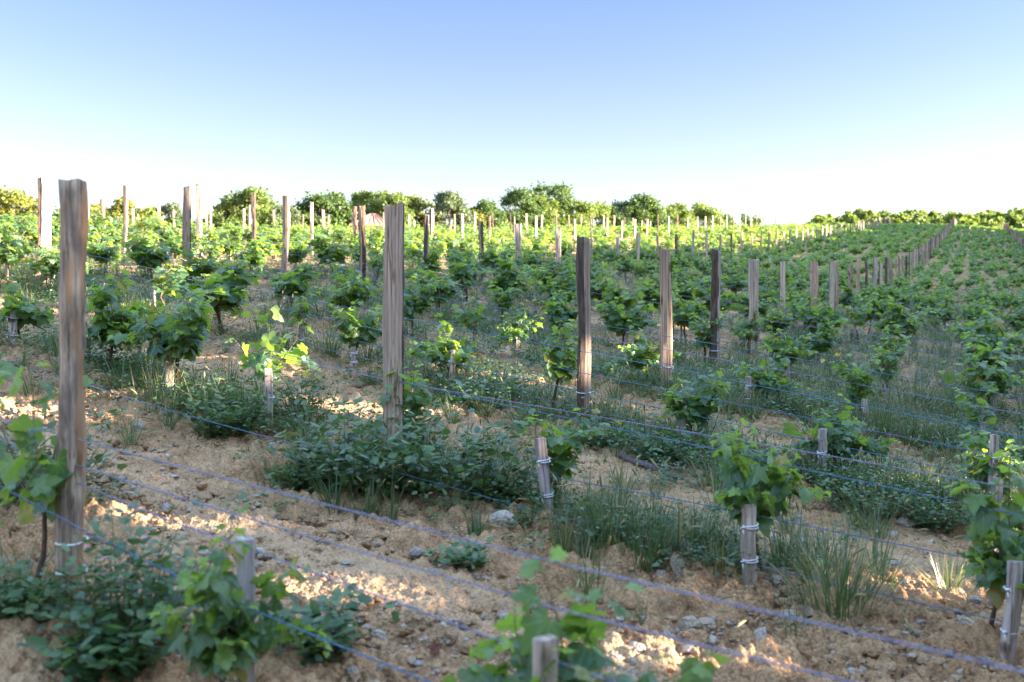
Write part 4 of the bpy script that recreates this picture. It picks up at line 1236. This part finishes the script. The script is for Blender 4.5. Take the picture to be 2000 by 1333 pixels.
# the wood along the low side of the field, whose shade lies over the near rows
SUN_AZ = math.atan2(.99, -.06); SUN_EL = math.radians(14.5)
SUN = np.array([math.sin(SUN_AZ) * math.cos(SUN_EL), math.cos(SUN_AZ) * math.cos(SUN_EL), math.sin(SUN_EL)])
FLECKS = [(640, 1140, .20), (1265, 1290, .22), (50, 800, .45), (235, 780, .22), (690, 800, .46), (770, 795, .3), (1740, 985, .42), (1650, 965, .2), (250, 1010, .13), (960, 740, .5), (1080, 745, .3),
          (600, 735, .25), (80, 600, .8), (1500, 700, .3), (1790, 1150, .22), (860, 690, .4), (1340, 640, .5), (420, 700, .3), (1240, 600, .5), (1180, 790, .25)]

def build_shade():
    tm = [gen_tree(1700 + i, 12.0, 8.6, 80, 4300, .62, .0)[1].arrays() for i in range(4)]
    thick = [gen_tree(1720 + i, 12.0, 9.0, 80, 7500, .72, .0)[1].arrays() for i in range(3)]
    holes = []  # gaps cut in the crowns along sun rays, shaping the flecks
    for (px, py, rad) in FLECKS:
        holes.append((np.array(ground_at(px, py)), rad * .62))
    px_, py_ = at_row(2, 91)
    for hh in (.3, .75, 1.2, 1.6): holes.append((np.array([px_, py_, Z(px_, py_) + hh]), .28))
    mb = MB(); mt = MB()
    for yy in np.arange(-45, 175, 4.3):
        for off in (0, 5.5):
            y = yy + rnd.uniform(-1, 1) + off * .3; x = A_COL * y + 17.5 + off + rnd.uniform(-1, 1)
            z = Z(x, y)
            V, q, t, C = tm[rnd.randrange(4)] if y < 14 else thick[rnd.randrange(3)]
            a = rnd.uniform(0, 6.28); s = rnd.uniform(.93, 1.07)
            W = rotz(V, a) * np.array([1, 1, s]) + np.array([x, y, z - .3])
            cen = W[q].mean(1); ok = np.ones(len(q), bool)
            for p, rad in holes:
                dv = cen - p; tt = dv @ SUN; dist = np.linalg.norm(dv - tt[:, None] * SUN, axis=1)
                ok &= ~((dist < rad + .12) & (tt > 0))
            W = W.reshape(-1, 4, 3)[ok].reshape(-1, 3); C = C.reshape(-1, 4, 3)[ok].reshape(-1, 3)
            mb.add(W, np.arange(len(W)).reshape(-1, 4), None, C)
    o = obj('woodland', mb.data('woodland', [M_TREE['dark']], smooth=False)); tag(o, 'dense wood along the low edge of the vineyard', kind='stuff')
build_shade()

# ------------------------------------------------------------------ small house beyond the crest
def house():
    y = 104.0; xc = (727 - 1000) / F * y; z = Z(xc, y)
    rt = empty('house', (xc, y, z), .25); tag(rt, 'small house with a salmon tiled roof among the trees beyond the crest', 'house')
    hw, hd = 2.3, 3.0
    ez = zpix(446, y) - z; rz = zpix(420, y) - z
    ez = max(ez, 1.0)
    V = np.array([(-hw, -hd, 0), (hw, -hd, 0), (hw, hd, 0), (-hw, hd, 0), (-hw, -hd, ez), (hw, -hd, ez), (hw, hd, ez), (-hw, hd, ez)])
    q = [(0, 1, 5, 4), (1, 2, 6, 5), (2, 3, 7, 6), (3, 0, 4, 7)]
    obj('wall', mesh_data('wall', V, [q], [M_PLAST], smooth=False), rt)
    # hipped tile roof with thickness and courses
    mb = MB(); e = .35; th = .12
    apex = (0, -hd * .25, rz), (0, hd * .6, rz)
    lo = [(-hw - e, -hd - e, ez - .12), (hw + e, -hd - e, ez - .12), (hw + e, hd + e, ez - .12), (-hw - e, hd + e, ez - .12)]
    B = np.array(lo + list(apex)); U = B + np.array([0, 0, th])
    Vr = np.concatenate([U, B])
    mb.add(Vr, [(1, 2, 5, 4), (3, 0, 4, 5), (6, 7, 1, 0), (7, 8, 2, 1), (8, 9, 3, 2), (9, 6, 0, 3)], [(0, 1, 4), (2, 3, 5)])
    for i in range(9):                                   # raised tile ribs on the front hip
        f = (i + .5) / 9; a = U[0] * (1 - f) + U[1] * f; b = U[4] * .92 + a * .08
        mb.tube([a + (0, 0, .02), (a + b) / 2 + (0, 0, .03), b + (0, 0, .02)], .05, 5)
    rf = obj('roof', mb.data('roof', [M_TILE], smooth=False), rt)
    mb = MB(); c = np.array([-.55, .4, rz - .35])
    for (w2, z0, z1) in ((.24, 0, .75), (.30, .75, .85)):
        Vc = np.array([(sx * w2, sy * w2, zz) for zz in (z0, z1) for sx, sy in ((-1, -1), (1, -1), (1, 1), (-1, 1))]) + c
        mb.add(Vc, [(0, 1, 5, 4), (1, 2, 6, 5), (2, 3, 7, 6), (3, 0, 4, 7), (4, 5, 6, 7), (3, 2, 1, 0)])
    obj('chimney', mb.data('chimney', [M_DARK], smooth=False), rf)
house()

# ------------------------------------------------------------------ light, sky, camera
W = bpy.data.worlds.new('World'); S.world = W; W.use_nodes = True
nt = W.node_tree; nt.nodes.clear()
out = nt.nodes.new('ShaderNodeOutputWorld'); bg = nt.nodes.new('ShaderNodeBackground')
sky = nt.nodes.new('ShaderNodeTexSky'); sky.sky_type = 'NISHITA'; sky.sun_disc = False
sky.sun_elevation = SUN_EL; sky.sun_rotation = SUN_AZ
sky.air_density = 1.3; sky.dust_density = .35; sky.ozone_density = 2.0
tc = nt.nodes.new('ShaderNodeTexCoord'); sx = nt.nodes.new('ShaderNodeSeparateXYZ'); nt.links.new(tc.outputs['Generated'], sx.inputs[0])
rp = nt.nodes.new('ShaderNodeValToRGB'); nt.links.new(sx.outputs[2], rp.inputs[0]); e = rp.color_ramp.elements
stops = [(0, (.318, .302, .323)), (.06, (.304, .284, .311)), (.12, (.268, .242, .289)), (.18, (.234, .206, .276)), (.25, (.202, .185, .258)), (.32, (.176, .174, .246)), (.46, (.78, .72, .72)), (1, (1.25, 1.13, 1.05))]  # low sky dimmed, upper sky given added brightness to lift the shade
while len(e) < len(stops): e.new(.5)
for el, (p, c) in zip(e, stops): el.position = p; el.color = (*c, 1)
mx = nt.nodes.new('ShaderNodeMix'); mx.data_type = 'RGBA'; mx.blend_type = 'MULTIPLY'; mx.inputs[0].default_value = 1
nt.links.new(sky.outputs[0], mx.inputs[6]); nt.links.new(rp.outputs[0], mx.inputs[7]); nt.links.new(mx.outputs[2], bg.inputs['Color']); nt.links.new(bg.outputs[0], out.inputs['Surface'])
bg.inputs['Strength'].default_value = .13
sun = bpy.data.lights.new('sun', 'SUN'); sun.energy = 5.0; sun.angle = math.radians(.5); sun.color = (1.0, .85, .65)
so = bpy.data.objects.new('sun', sun); COL.objects.link(so)
so.rotation_euler = Vector(SUN).to_track_quat('Z', 'Y').to_euler()
so.location = (30, -10, 30)
cam = bpy.data.cameras.new('camera'); co = bpy.data.objects.new('camera', cam); COL.objects.link(co)
co.location = (0, 0, 0); co.rotation_euler = (math.radians(90) - math.atan((666.5 - HZ) / F), 0, 0)
cam.lens = 35; cam.sensor_width = 36; cam.clip_start = .05; cam.clip_end = 3000
cam.dof.use_dof = True; cam.dof.focus_distance = 9.0; cam.dof.aperture_fstop = 2.4
S.camera = co
S.view_settings.view_transform = 'Standard'; S.view_settings.look = 'None'
S.view_settings.exposure = 3.42; S.view_settings.gamma = 1
S.render.engine = 'CYCLES'
S.cycles.max_bounces = 6; S.cycles.diffuse_bounces = 3; S.cycles.transmission_bounces = 4; S.cycles.glossy_bounces = 2
S.cycles.use_denoising = True
